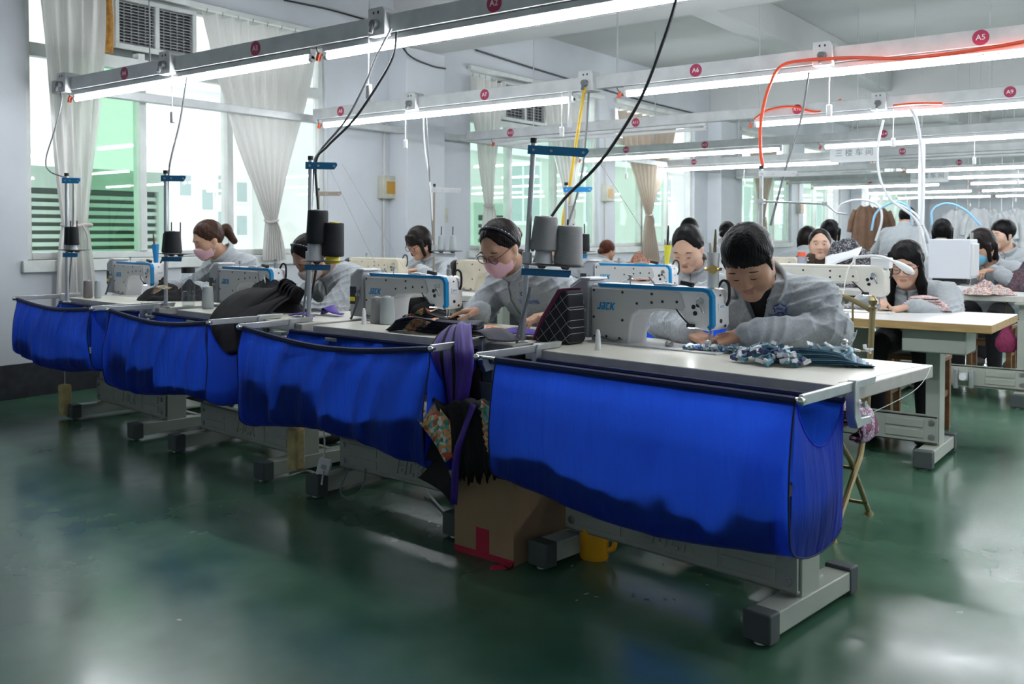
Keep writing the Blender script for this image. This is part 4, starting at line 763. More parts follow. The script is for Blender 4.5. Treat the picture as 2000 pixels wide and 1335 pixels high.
# black heaps
p = at_z(290, 585, .762); heap_fn('black fabric heap on the leftmost table before its machine', (p.x+.05, p.y+.08), .20, .15, .10, M_BLK, 1.2, -.1)
p = at_z(335, 588, .762); heap_fn('dark grey fabric bundle beside the second thread stand', (p.x-.02, p.y+.16), .13, .14, .10, M_DKG, 2.2)
t = thing('printed_cloth', 'printed orange tie end lying on the leftmost black heap', 'fabric', at_z(295, 572, .85)); ribbon([(-.1, .1, 0), (0, .05, .035), (.12, .02, .03)], (0, 1, .2), .07, 'cloth', M_PRINT, t)
# long black heap draped over the second table and into the gap
t = thing('black_fabric_drape', 'long heap of black tie fabric draped from the second table into the net', 'fabric', (0, 0, 0))
for i in range(7):
    o_ = Vector((.017*i-.05, .01*math.sin(i*2.1), .007*(6-i)))
    a = at_z(548, 575, .80)+o_; 
    P_ = [at_y(575, 588, 3.36)+o_, at_y(540, 578, 3.28)+o_, at_y(505, 590, 3.16)+o_, at_y(470, 618, 3.04)+o_, at_y(452, 640, 2.96)+o_*.6, at_y(455, 690, 2.90)+o_*.6]
    ribbon(P_, (.85, .5, 0), .20, 'tie_blank', M_DKG if i % 2 else M_BLK, t, .004, i)
p = at_z(528, 605, .762); heap_fn('mound of black tie blanks under the second machine needle', (p.x, p.y+.06), .27, .19, .17, M_DKG, 3.1, -.15, nfold=.010, shape=1.8)
t = thing('purple_fabric_scrap', 'purple satin scraps on the second table by the raised cones', 'fabric', at_z(615, 612, .77))
ribbon([(-.02, .1, 0), (.05, .05, .035), (.12, .03, .012), (.16, .05, .0)], (0, 1, 0), .07, 'cloth', M_PURP, t); ribbon([(-.05, -.12, 0), (.03, -.1, .01), (.1, -.12, 0)], (.3, 1, 0), .06, 'cloth', M_PURP, t); ribbon([(-.12, 0, .0), (-.03, .02, .02), (.05, .03, .01)], (0, 1, 0), .08, 'cloth', M_NAVY, t)
# stack of printed ties on the third table
t = thing('printed_tie_stack', 'stack of dark ties with orange printed ends fanned on the third table', 'ties', (*at_z(840, 650, .762)[:2], .762))
for i in range(12):
    z = .004+.0045*i; off = Vector((.012*i, -.004*i, 0))
    ribbon([Vector((-.22, -.015+.002*i, z))+off*.5, Vector((-.1, 0, z+.012))+off*.4, Vector((.05, .02, z))+off*.3, Vector((.24, .05, z))], (.25, 1, 0), .085, 'tie', M_NAVY if i % 3 else M_BLK, t, .003, i*.2)
    ribbon([Vector((-.13, -.01+.002*i, z+.003))+off*.5, Vector((-.08, 0, z+.006))+off*.5, Vector((-.03, .01, z+.005))+off*.5], (.25, 1, 0), .084, 'printed_end', M_PRINT, t, .002, i*.2)
t = thing('printed_tie_stack', 'second fanned stack of printed ties under the third machine needle', 'ties', (*at_z(815, 632, .762)[:2], .762))
for i in range(10):
    z = .004+.005*i; off = Vector((.01*i, .004*i, 0))
    ribbon([Vector((-.12, 0, z))+off, Vector((-.04, .01, z+.02))+off, Vector((.08, .03, z+.01)), Vector((.2, .05, z*.6))], (.3, 1, 0), .08, 'tie', M_BLK, t, .003, i)
    ribbon([Vector((-.10, 0, z+.006))+off, Vector((-.05, .008, z+.02))+off, Vector((-.01, .015, z+.022))+off], (.3, 1, 0), .078, 'printed_end', M_PRINT, t, .002, i)
t = thing('printed_cloth', 'white and orange printed fabric panel by the hand of the worker with glasses', 'fabric', at_z(965, 645, .775)); ribbon([(-.2, .02, .0), (-.05, .0, .012), (.1, -.02, .008), (.2, -.03, .0)], (.35, 1, 0), .11, 'cloth', M_PRINT, t)
t = thing('purple_fabric_sheet', 'purple satin sheet at the right end of the third table', 'fabric', at_z(1020, 655, .77)); ribbon([(-.16, -.02, 0), (-.05, .0, .02), (.08, .05, .01), (.2, .08, 0)], (-.2, 1, 0), .16, 'cloth', M_PURP, t)
t = thing('navy_fabric_fold', 'folded navy satin lying over the table edge beside the purple sheet', 'fabric', at_z(950, 660, .775)); ribbon([(-.12, .06, 0), (-.03, .03, .03), (.06, -.02, .03), (.14, -.06, .005)], (.5, 1, 0), .14, 'cloth', M_NAVY, t)
# purple ties hanging over the edge between third and fourth tables
t = thing('purple_tie_bundle', 'bundle of purple and black ties hanging over the edge of the third table', 'ties', (0, 0, 0))
for i in range(12):
    u = i/11; o_ = Vector((0, -.006*i, .003*i))
    ribbon([at_y(915+20*u, 648, 2.98)+o_, at_y(880+50*u, 640+6*u, 2.88)+o_, at_y(852+80*u, 672+10*u, 2.77)+o_, at_y(848+88*u, 715, 2.71)+o_, at_y(862+68*u, 765, 2.69)+o_, at_y(880+40*u, 812, 2.69)+o_], (.9, .3, 0), lambda v: .034+.016*math.sin(v*3), 'tie', M_BLK if i in (0, 4, 8) else M_PURP, t, .003, i)
for i in range(3): ribbon([at_y(905, 660, 3.0), at_y(880+15*i, 672, 2.92), at_y(868+22*i, 730, 2.82), at_y(880+18*i, 800, 2.80)], (.9, .3, 0), .11, 'tie', M_BLK, t, .003, i)
# printed fan bundle hanging below
t = thing('printed_tie_bundle', 'bundle of black ties with printed fanned ends hanging beside the cardboard box', 'ties', (0, 0, 0))
for i in range(16):
    u = i/15; px1 = 895+85*u
    ribbon([at_y(885+40*u, 800, 2.66), at_y(885+60*u, 790-8*math.sin(u*3), 2.60-.03*u), at_y(892+78*u, 830, 2.56-.03*u), at_y(px1, 890, 2.55-.02*u), at_y(px1+8*math.sin(i*2.2), 945-26*abs(u-.35)+10*math.sin(i*3.1), 2.56)], (.9, .35, .1), lambda v, i=i: .05*(1 if v < .8 else max(.06, (1-v)*5)), 'tie', M_BLK, t, .004, i)
for i in range(8):
    u = i/7; ribbon([at_y(938+22*u, 790+14*i, 2.52), at_y(952+14*u, 803+15*i, 2.51), at_y(970+6*u, 815+14*i, 2.51)], (.3, .2, 1), .034, 'printed_end', M_PRINT, t, .003, i)
ribbon([at_y(832, 798, 2.60), at_y(842, 815, 2.56), at_y(868, 850, 2.54), at_y(890, 888, 2.54)], (.9, .2, .55), .10, 'printed_end', M_PRINT, t, .003)
ribbon([at_y(845, 900, 2.58), at_y(852, 860, 2.60), at_y(866, 800, 2.62), at_y(900, 785, 2.62)], (.9, .2, .5), .12, 'tie', M_BLK, t, .004)
ribbon([at_y(925, 790, 2.53), at_y(905, 845, 2.51), at_y(892, 890, 2.50), at_y(886, 985, 2.52)], (.9, .3, 0), .024, 'tie', M_PURP, t, .003)
ribbon([at_y(840, 905, 2.58), at_y(855, 925, 2.56), at_y(872, 950, 2.54), at_y(882, 978, 2.53)], (.9, .2, .5), lambda v: .13*(1-v)+.01, 'tie', M_DKG, t, .003)
# checked cushion
M_CHK = bpy.data.materials.new('checked_cloth'); M_CHK.use_nodes = True; nt = M_CHK.node_tree; b = nt.nodes['Principled BSDF']; b.inputs['Roughness'].default_value = .8
tc = nt.nodes.new('ShaderNodeTexCoord'); mp = nt.nodes.new('ShaderNodeMapping'); mp.inputs['Rotation'].default_value = (0, .7, 0); nt.links.new(tc.outputs['Object'], mp.inputs[0]); prev = None
for axis in ('X', 'Z'):
    w_ = nt.nodes.new('ShaderNodeTexWave'); w_.bands_direction = axis; w_.inputs['Scale'].default_value = 7.5; nt.links.new(mp.outputs[0], w_.inputs['Vector'])
    g_ = nt.nodes.new('ShaderNodeMath'); g_.operation = 'GREATER_THAN'; g_.inputs[1].default_value = .9965; nt.links.new(w_.outputs['Fac'], g_.inputs[0])
    if prev is None: prev = g_
    else: mxx = nt.nodes.new('ShaderNodeMath'); mxx.operation = 'MAXIMUM'; nt.links.new(prev.outputs[0], mxx.inputs[0]); nt.links.new(g_.outputs[0], mxx.inputs[1]); prev = mxx
mc = nt.nodes.new('ShaderNodeMix'); mc.data_type = 'RGBA'; nt.links.new(prev.outputs[0], mc.inputs[0]); mc.inputs[6].default_value = (.010, .011, .016, 1); mc.inputs[7].default_value = (.42, .42, .40, 1); nt.links.new(mc.outputs[2], b.inputs['Base Color'])
M_MAR = mat('maroon_cloth', (.13, .025, .07), .8)
t = thing('checked_cushion', 'dark checked cushion with maroon side leaning on the nearest machine', 'cushion', at_z(1098, 668, .762), D(-8))
prof = [(-.115, .0), (.075, .0), (.085, .02), (.072, .20), (.055, .215), (.03, .20), (-.06, .09)]
mb = MB(); mb.prism(prof, -.05, .05); mb.build('front_panel', M_CHK, t, bevel=.022, seg=4)
mb = MB(); mb.prism([(-.122, .004), (-.112, .0), (-.05, .092), (.035, .205), (.05, .222), (.02, .215), (-.07, .10)], -.054, .07); mb.build('side_panel', M_MAR, t, bevel=.008, seg=2)
# pile of clipped blue ties on the nearest table
def mini(cols, name):
    m = bpy.data.materials.new(name); m.use_nodes = True; nt = m.node_tree; b = nt.nodes['Principled BSDF']; b.inputs['Roughness'].default_value = .65
    tc = nt.nodes.new('ShaderNodeTexCoord'); v = nt.nodes.new('ShaderNodeTexVoronoi'); v.inputs['Scale'].default_value = 160; nt.links.new(tc.outputs['Object'], v.inputs['Vector'])
    sp = nt.nodes.new('ShaderNodeSeparateColor'); nt.links.new(v.outputs['Color'], sp.inputs[0]); r = nt.nodes.new('ShaderNodeValToRGB'); r.color_ramp.interpolation = 'CONSTANT'
    while len(r.color_ramp.elements) < len(cols): r.color_ramp.elements.new(.5)
    for i, c in enumerate(cols): r.color_ramp.elements[i].position = i/len(cols); r.color_ramp.elements[i].color = (*c, 1)
    nt.links.new(sp.outputs[0], r.inputs[0]); nt.links.new(r.outputs[0], b.inputs['Base Color']); return m
M_FLO = mini([(.05,.12,.40), (.35,.42,.48), (.10,.22,.10), (.55,.58,.60), (.04,.08,.25), (.18,.35,.45)], 'floral_blue')
M_TEAL = mat('teal_satin', (.03, .13, .18), .4, var=.3, vscale=25); M_SLATE = mat('slate_blue', (.04, .07, .16), .5); M_SKYB = mat('sky_satin', (.16, .33, .42), .45); M_TAG = mat('white_tag', (.72, .74, .76), .6)
c0 = at_z(1510, 708, .762); RR = random.Random(3)
t = thing('tie_loop_pile', 'pile of small blue and white folded tie loops on the nearest table', 'fabric', c0)
for i in range(150):
    a = RR.uniform(0, 6.28); r_ = RR.random()**.6; x = .13*r_*math.cos(a)-.01; y = .10*r_*math.sin(a); z = .055*(1-r_**1.6)*RR.uniform(.4, 1)+.012
    Mr = Euler((RR.uniform(-.6, .6), RR.uniform(-.5, .5), RR.uniform(0, 3.1))).to_matrix()
    mb = MB(); mb.cbox((x, y, z), (.03, .016, .012), Mr); mb.build('tie_loop', RR.choice([M_TEAL, M_SLATE, M_SKYB, M_TAG, M_TAG]), t, smooth=False)
c1 = at_z(1445, 690, .762); t = thing('floral_tie_row', 'row of blue floral fabric loops running to the needle', 'fabric', c1)
for i in range(110):
    u = RR.random(); x = -.20+.40*u; y = -.10*(u-.5)*-1+.02*RR.uniform(-1, 1)+.04*(1-u)-.02; z = .010+.02*RR.random()*(.4+.6*u)
    Mr = Euler((RR.uniform(-.6, .6), RR.uniform(-.5, .5), RR.uniform(0, 3.1))).to_matrix()
    mb = MB(); mb.cbox((x, y, z), (.024, .014, .010), Mr); mb.build('tie_loop', RR.choice([M_FLO, M_FLO, M_FLO, M_TAG]), t, smooth=False)
t = thing('teal_tie_stack', 'flat stack of teal ties with white tags at the right on the nearest table', 'ties', at_z(1605, 712, .762))
for i in range(10):
    z = .004+.0045*i; ribbon([(-.17+.008*i, -.02+.004*i, z), (-.05, 0, z+.006), (.06, .025, z+.004), (.15-.01*i, .06-.003*i, z*.6)], (.1, 1, 0), .085, 'tie', (M_TEAL, M_SLATE, M_SKYB)[i % 3], t, .003, i*.4)
for i in range(14):
    mb = MB(); mb.cbox((RR.uniform(-.12, .16), RR.uniform(-.02, .09), .05+RR.random()*.012), (.02, .012, .006), Euler((RR.uniform(-1, 1), RR.uniform(-1, 1), RR.uniform(0, 3))).to_matrix()); mb.build('tag', M_TAG, t, smooth=False)
p = at_z(1649, 700, .775); mb = MB(); mb.sphere((0, 0, 0), .013, 14, 10); o = mb.build('steel_ball', M_CHROME, loc=(p.x, p.y, .83)); tag(o, 'small shiny steel ball on the teal ties', 'ball')
p = at_z(1307, 678, .762); t = thing('bobbin', 'steel bobbin lying beside the nearest machine column', 'bobbin', (p.x, p.y, .774)); mb = MB(); mb.tube([(-.012, 0, 0), (-.009, 0, 0)], .012, 14); mb.tube([(.009, 0, 0), (.012, 0, 0)], .012, 14); mb.build('flange', M_CHROME, t); mb = MB(); mb.tube([(-.009, 0, 0), (.009, 0, 0)], .008, 12); mb.build('core', M_STEEL, t)
# pen holders on machine heads
def holder(label, p, r0, r1, h, m, items, tilt=0):
    t = thing('pen_holder', label, 'pen holder', p); t.rotation_euler = (0, tilt, 0)
    mb = MB(); mb.lathe([(0, 0), (r0, 0), (r1, h), (r1*.88, h), (r0*.85, .006), (0, .006)], 16); mb.build('cup', m, t)
    for i, (dx, dy, r_, L, mm, nm) in enumerate(items):
        mb = MB(); mb.tube([(dx*.3, dy*.3, .01), (dx, dy, L*.8), (dx*1.25, dy*1.25, L)], [r_, r_, r_*.5], 8); mb.build(nm, mm, t)
M_PBLUE = mat('holder_blue', (.02, .25, .58), .4); M_PYEL = mat('holder_yellow', (.72, .66, .06), .45); M_BRN = mat('brown_pen', (.12, .05, .03), .4); M_BRASS = mat('brass', (.30, .24, .12), .38, .75)
def on_machine(k, dx, dy, dz):
    (x, y) = NEEDLE[k]; r = T[k][1]; return Vector((x+math.cos(r)*dx-math.sin(r)*dy, y+math.sin(r)*dx+math.cos(r)*dy, .762+dz))
holder('white pen holder with gold watch strapped round it on the nearest machine', on_machine(4, .012, .0, .237), .021, .023, .13, M_WHITEP, [(.008, 0, .006, .215, M_BRASS, 'punch'), (-.012, .004, .0065, .165, M_WHITEP, 'marker')])
t = thing('wrist_watch', 'gold wrist watch fastened round the white pen holder', 'watch', on_machine(4, .012, 0, .305)); mb = MB(); mb.tube([(.027*math.cos(a), .027*math.sin(a), 0) for a in [2*math.pi*i/24 for i in range(25)]], .007, 6, False); mb.build('strap', M_GOLD, t); mb = MB(); mb.tube([(.012, -.027, 0), (.017, -.036, 0)], .016, 14); mb.build('case', M_GOLD, t)
holder('blue pen holder with pens on the leftmost machine', on_machine(1, -.0, .0, .237), .014, .024, .125, M_PBLUE, [(-.016, 0, .007, .20, M_BRN, 'pen')], -.05)
holder('yellow pen holder with a dark ruler on the second row machine', Vector((-2.77, 5.36, .999)), .012, .026, .125, M_PYEL, [(-.004, 0, .008, .25, M_BLACK, 'ruler'), (-.02, 0, .004, .16, M_BLACK, 'pen'), (.012, 0, .004, .155, M_BLACK, 'pen')], .06)
mb = MB(); mb.lathe([(0,0),(.012,0),(.012,.03),(.008,.034),(.008,.05),(.012,.052),(0,.054)], 12); o = mb.build('spool_post', M_MOT, loc=on_machine(3, .012, 0, .237)); tag(o, 'grey spool post on the head of the third machine', 'spool post')
mb = MB(); mb.lathe([(0,0),(.012,0),(.012,.03),(.008,.034),(.008,.05),(.012,.052),(0,.054)], 12); o = mb.build('spool_post', M_MOT, loc=on_machine(2, .012, 0, .237)); tag(o, 'grey spool post on the head of the second machine', 'spool post')
# water bottle
G_BOT = glass_mat('bottle_clear', (.90, .93, .94)); p = at_z(368, 598, .762); t = thing('water_bottle', 'clear water bottle with black lid on the second table', 'bottle', (p.x, p.y, .762))
mb = MB(); mb.lathe([(0,0),(.036,0),(.038,.005),(.038,.18),(.033,.19),(.033,.2),(.0,.2)], 24); mb.build('bottle_body', G_BOT, t); mb = MB(); mb.lathe([(0,.2),(.039,.2),(.039,.235),(0,.238)], 24); mb.build('lid', M_BLACK, t); mb = MB(); mb.lathe([(0,.006),(.033,.006),(.033,.09),(0,.09)], 20); mb.build('water', G_CLEAR, t)
# ------------------------------------------------------------------ things below the tables
M_CARD = mat('cardboard', (.33, .22, .125), .85, var=.12, vscale=6); M_REDT = mat('red_tape', (.42, .02, .05), .45)
a = at_z(888, 1072, 0); b_ = at_z(1003, 1107, 0); c_ = at_z(1072, 1078, 0); ux = (b_-a); L1 = ux.length; ang = math.atan2(ux.y, ux.x); hgt = .43
t = thing('cardboard_box', 'open cardboard carton with red tape under the third net', 'box', a, ang); L2 = .36
for lo, hi in (((0, 0, 0), (L1, .006, hgt)), ((0, L2-.006, 0), (L1, L2, hgt)), ((0, .006, 0), (.006, L2-.006, hgt)), ((L1-.006, .006, 0), (L1, L2-.006, hgt)), ((.006, .006, .001), (L1-.006, L2-.006, .008))):
    mb = MB(); mb.box(lo, hi); mb.build('side_panel', M_CARD, t, smooth=False)
mb = MB(); mb.box((L1*.38, -.0015, 0), (L1*.60, 0, .11)); mb.box((0, -.0018, 0), (L1+.003, -.0003, .022)); mb.build('red_tape', M_REDT, t); ribbon([(L1-.02, -.002, .01), (L1-.01, -.03, .005), (L1-.05, -.07, .003)], (.3, 1, .1), .03, 'tape_tail', M_REDT, t, .001)
M_DET = mat('detergent_yellow', (.72, .36, .01), .4); p = at_z(1160, 1090, 0); t = thing('plastic_jug', 'orange yellow plastic jug on the floor under the nearest table', 'jug', p, .3)
mb = MB(); mb.lathe([(0,0),(.05,0),(.055,.01),(.055,.10),(.048,.14),(.02,.17),(.02,.19),(0,.19)], 20, Matrix.Diagonal((1, .7, 1, 1))); mb.build('jug_body', M_DET, t); mb = MB(); mb.lathe([(0,.185),(.024,.185),(.024,.21),(0,.212)], 14); mb.build('cap', M_REDW, t); mb = MB(); mb.tube(bez([(.05, 0, .1), (.075, 0, .09), (.075, 0, .05), (.052, 0, .035)], 5), .01, 8); mb.build('handle', M_DET, t)
M_SPONGE = mat('foam_yellow', (.55, .44, .20), .9, var=.25, vscale=25, bump=.5, bscale=70)
for (px, py, Y, lb) in ((127, 780, 3.02, 'yellow foam block hanging on a string at the far left net'), (578, 875, 2.90, 'yellow foam block hanging between the second and third nets')):
    p = at_y(px, py, Y); t = thing('foam_block', lb, 'foam block', p)
    mb = MB(); mb.box((-.035, -.03, -.10), (.035, .03, .10)); mb.build('block', M_SPONGE, t, bevel=.012, seg=3); mb = MB(); mb.tube([(0, 0, .10), (.005, 0, .36)], .002, 5); mb.build('string', M_WCORD, t)
p = at_z(620, 965, 0); t = thing('power_strip', 'white power strip standing against the third table foot', 'power strip', p, .6); mb = MB(); mb.box((-.03, -.015, 0), (.03, .015, .17), Matrix.Rotation(.25, 4, 'Y')); mb.build('case', M_WHITEP, t, bevel=.006)
for i in range(3): mb = MB(); mb.box((-.012, -.0165, .035+.045*i), (.012, -.0145, .055+.045*i), Matrix.Rotation(.25, 4, 'Y')); mb.build('socket', M_MOT, t)
cable('white cable hanging below the third table to the power strip', [at_z(628, 945, .12), at_y(632, 915, 2.85), at_y(634, 870, 2.85), at_y(632, 830, 2.9)], .004, M_WCORD); cable('grey cable loop below the third table beam', [at_y(680, 915, 2.85), at_y(665, 960, 2.82), at_y(690, 975, 2.8), at_y(710, 945, 2.82), at_y(714, 915, 2.85)], .004, M_GCORD)
cable('white cable lying by the cardboard box', [at_z(830, 955, .02), at_z(855, 985, .01), at_z(875, 1005, .008)], .005, M_WCORD)
cable('white cables on the floor under the second table', [at_z(565, 925, .01), at_z(590, 918, .01), at_z(612, 922, .01), at_z(628, 935, .01)], .006, M_WCORD)
# small litter under the nearest table
M_LIT = mat('lint', (.30, .30, .31), .9)
for i in range(26):
    p = at_z(RR.uniform(1080, 1600), RR.uniform(1080, 1180), 0); mb = MB(); mb.cbox((0, 0, 0), (RR.uniform(.006, .02), RR.uniform(.002, .006), .002), Matrix.Rotation(RR.uniform(0, 3), 3, 'Z')); o = mb.build('thread_scrap', M_LIT, loc=(p.x, p.y, .002)); tag(o, 'tiny thread scrap on the floor under the nearest table', 'scrap', 'thread scraps on the floor')
# ------------------------------------------------------------------ brass chair of the nearest worker
t = thing('brass_chair', 'brass framed folding chair with a wire grid back behind the nearest worker', 'chair', (-1.33, 3.80, 0), D(-3))
w = .205; zt = .90
def chairside(s):
    x = s*w
    mb = MB(); mb.tube([(x, .235, zt-.02), (x, .20, .6), (x, .17, .42), (x, .10, .28), (x, -.20, .01)], .0125, 10); mb.build('back_post', M_BRASS, t)
    mb = MB(); mb.tube([(x*.94, -.17, .43), (x*.94, .02, .28), (x*.94, .25, .01)], .011, 10); mb.build('rear_leg', M_BRASS, t)
    mb = MB(); mb.lathe([(0,0),(.018,0),(.018,.008),(.010,.014),(.017,.026),(.019,.036),(.012,.048),(.006,.056),(0,.058)], 14, Matrix.Translation((x, .237, zt-.02))); mb.build('finial', M_BRASS, t)
    for y, in ((-.20,), (.25,)): mb = MB(); mb.lathe([(0,0),(.02,0),(.016,.014),(0,.016)], 10, Matrix.Translation((x*(.94 if y > 0 else 1), y, 0))); mb.build('foot_cap', M_BRASS, t)
for s in (-1, 1): chairside(s)
mb = MB(); mb.tube(bez([(-w, .235, zt-.03), (-.1, .24, zt+.02), (0, .242, zt+.035), (.1, .24, zt+.02), (w, .235, zt-.03)], 6), .011, 8); mb.build('top_rail', M_BRASS, t)
for x in (-.12, -.04, .04, .12): mb = MB(); mb.tube(bez([(x, .238, zt), (x+.006, .22, .75), (x-.006, .2, .6), (x, .185, .5)], 4), .0045, 6); mb.build('wire', M_BRASS, t)
for z, y in ((.80, .222), (.70, .212), (.60, .2), (.50, .185)): mb = MB(); mb.tube([(-w, y, z), (w, y, z)], .0045, 6); mb.build('wire', M_BRASS, t)
for y, z in ((.04, .24), (-.16, .06), (.2, .06)): mb = MB(); mb.tube([(-w, y, z), (w, y, z)], .008, 8); mb.build('stretcher', M_BRASS, t)
mb = MB(); mb.box((-w, -.2, .425), (w, .17, .45)); mb.build('seat', M_MAR, t, bevel=.01)
M_PATT = mini([(.25,.14,.28), (.45,.38,.45), (.13,.05,.05), (.30,.2,.34), (.5,.45,.5), (.10,.04,.09)], 'purple_print')
p = at_y(1660, 830, 3.70); t = thing('fabric_bundle', 'folded purple and maroon patterned fabric hanging off the brass chair seat', 'fabric', (p.x-.03, 3.66, .47))
for i in range(6): ribbon([(-.14, .0, .008*i), (.0, .0, .012*i+.01), (.09, .0, .006*i), (.115, 0, -.03-.006*i), (.07, 0, -.05)], (0, 1, 0), .2, 'fold', M_PATT if i % 2 else M_MAR, t, .006, i)
# string on the corner of the nearest table
cable('white string tied over the right end of the nearest table', [loc2w(4, .60, -.30, .767), loc2w(4, .62, .0, .764), loc2w(4, .635, .25, .764), loc2w(4, .648, .27, .75), loc2w(4, .66, .1, .70), loc2w(4, .64, -.25, .66)], .001, M_WCORD, 'string', 'string', 5)
# ------------------------------------------------------------------ cloth on the far tables
M_PINK = mini([(.62,.50,.48), (.55,.35,.35), (.66,.60,.58), (.5,.26,.28)], 'pink_print'); M_RWB = mini([(.6,.58,.56), (.45,.12,.10), (.25,.28,.36), (.62,.5,.36)], 'red_white_print')
M_BWP = mini([(.02,.02,.03), (.02,.02,.025), (.03,.03,.05), (.35,.35,.36)], 'black_white_print'); M_REDP = mini([(.30,.05,.04), (.45,.35,.28), (.25,.04,.05), (.4,.25,.1)], 'red_print')
t = thing('pink_fabric_stack', 'folded pink and white printed fabric on the wood edged table', 'fabric', at_z(1812, 607, .762))
for i in range(7): ribbon([(-.15+.01*i, -.02, .004+.011*i), (-.02, .0, .012+.011*i), (.12-.012*i, .02, .006+.011*i)], (.15, 1, 0), .12, 'fold', M_PINK, t, .008, i)
t = thing('dark_fabric_strip', 'dark fabric strip under the needle of the cream machine', 'fabric', at_z(1700, 604, .766)); ribbon([(-.25, .02, 0), (-.1, .0, .008), (.05, -.02, .004), (.14, -.03, 0)], (.1, 1, 0), .1, 'cloth', M_BWP, t)
p = at_z(1930, 573, .762); heap_fn('red and white printed fabric beside the white box machine', (p.x, p.y-.1), .18, .12, .07, M_RWB, 1.7)
p = at_z(1990, 570, .762); heap_fn('dark patterned cloth heap at the right edge', (px_at(2012, 8.0), 8.0), .2, .2, .18, mini([(.25,.03,.03), (.03,.03,.05), (.04,.06,.09), (.02,.02,.03), (.02,.02,.03)], 'dark_mix'), .7, nfold=.02, shape=2.2)
p = at_y(1692, 520, 8.1); heap_fn('large heap of black and white printed fabric in the third row', (p.x, 7.75), .26, .16, .33, M_BWP, 2.9, nfold=.02, shape=2.6)
p = at_y(1245, 520, 7.5); heap_fn('red and cream printed fabric heap in the third row', (px_at(1243, 7.55), 7.55), .22, .16, .20, M_REDP, .4, nfold=.02, shape=2.0)
t = thing('white_paper', 'sheet of white paper held up beside the scarf worker', 'paper', at_y(1645, 505, 7.6)); ribbon([(-.14, 0, -.03), (0, .01, .02), (.14, 0, .06)], (0, .8, .5), .16, 'sheet', M_TAG, t, .002)
p = at_y(1553, 500, 7.2); t = thing('drink_bottle', 'clear bottle with a red lid before the scarf worker', 'bottle', (p.x, 7.35, .762)); mb = MB(); mb.lathe([(0,0),(.034,0),(.034,.24),(.03,.25),(0,.25)], 16); mb.build('bottle_body', mat('blueish_plastic', (.30, .32, .40), .2), t); mb = MB(); mb.lathe([(0,.25),(.033,.25),(.033,.285),(0,.287)], 16); mb.build('lid', M_REDW, t)
# hanging garments at the far end
M_BRCOAT = mat('brown_coat', (.17, .10, .065), .9, var=.15, vscale=12); M_WGAR = mat('white_garment', (.62, .64, .66), .9, var=.12, vscale=10)
def garment(label, p, m, sc=1.0, grp=None, yaw=0):
    t = thing('hanging_coat', label, 'coat', p, yaw, grp)
    def P(u, v):
        a = 2*math.pi*u; wdt = (.10+.16*min(1, v*6))*(1+.25*v) if v < .18 else (.24+.10*v); return Vector((wdt*math.cos(a), .10*math.sin(a)*(1+.3*math.sin(7*a)*v)+.02*math.sin(9*a), -v*1.05+.02*math.cos(2*a)))*sc
    mb = MB(); mb.grid(P, 40, 20, True); mb.build('body_cloth', m, t, ang=180)
    for s in (-1, 1): mb = MB(); mb.tube([Vector((s*.22, 0, -.10))*sc, Vector((s*.32, .0, -.35))*sc, Vector((s*.36, -.02, -.62))*sc], [.075*sc, .07*sc, .06*sc], 12); mb.build('sleeve', m, t)
    mb = MB(); mb.tube([(0, 0, .12*sc), (0, 0, 0), (-.15*sc, 0, -.05*sc)], .006, 6); mb.tube([(0, 0, 0), (.15*sc, 0, -.05*sc)], .006, 6); mb.tube([(0, 0, .12*sc), (0, 0, ZC-p.z)], .003, 4); mb.build('hanger', M_STEEL, t)
garment('brown coat hanging far down the hall, left of the other', at_y(1690, 402, 13.5), M_BRCOAT, .6); garment('brown coat hanging far down the hall, right of the other', at_y(1716, 405, 13.8), M_BRCOAT, .6)
for i in range(7): garment('white garment hanging before the far window, %s from the left' % ['first', 'second', 'third', 'fourth', 'fifth', 'sixth', 'seventh'][i], at_y(1868+22*i, 410+4*math.sin(i*2), 13.0+.4*(i % 2)), M_WGAR, .55, 'white garments hanging at the far end', .5*math.sin(i))

# small things at the right and on the rails
t = thing('paper_strip', 'white paper strip hanging from the second light rail', 'paper strip', at_y(1113, 192, 5.643)); ribbon([(0, 0, .05), (.004, -.004, -.1), (0, 0, -.22)], (1, 0, 0), .035, 'strip', M_TAG, t, .001)
M_PINKB = mat('pink_pouch', (.22, .02, .08), .7, var=.3, vscale=60); p = at_y(1966, 662, 7.35); t = thing('pink_pouch', 'pink dotted pouch hanging below the third row table', 'pouch', (p.x, 7.35, p.z))
mb = MB(); mb.lathe([(0,-.10),(.05,-.09),(.075,-.05),(.07,.0),(.035,.06),(.025,.08),(.03,.10),(0,.10)], 18, Matrix.Diagonal((1, .6, 1, 1))); mb.build('bag', M_PINKB, t); mb = MB(); mb.tube(bez([(-.02, 0, .09), (0, 0, .72-p.z), (.02, 0, .09)], 6), .004, 6); mb.build('strap', M_BRN, t)
p = at_y(1862, 742, 6.9); t = thing('air_regulator', 'small steel air regulator with gauge on the third row table beam', 'regulator', (p.x, 7.25, .17))
mb = MB(); mb.box((-.03, -.03, -.03), (.03, .02, .03)); mb.cyl((-.05, -.01, -.09), (-.05, -.01, .05), .018, n=12); mb.cyl((.05, -.01, -.08), (.05, -.01, .05), .018, n=12); mb.build('body', M_STEEL, t, bevel=.004); mb = MB(); mb.tube([(0, -.03, .0), (0, -.05, .0)], .026, 16); mb.build('gauge', M_WHITEP, t)

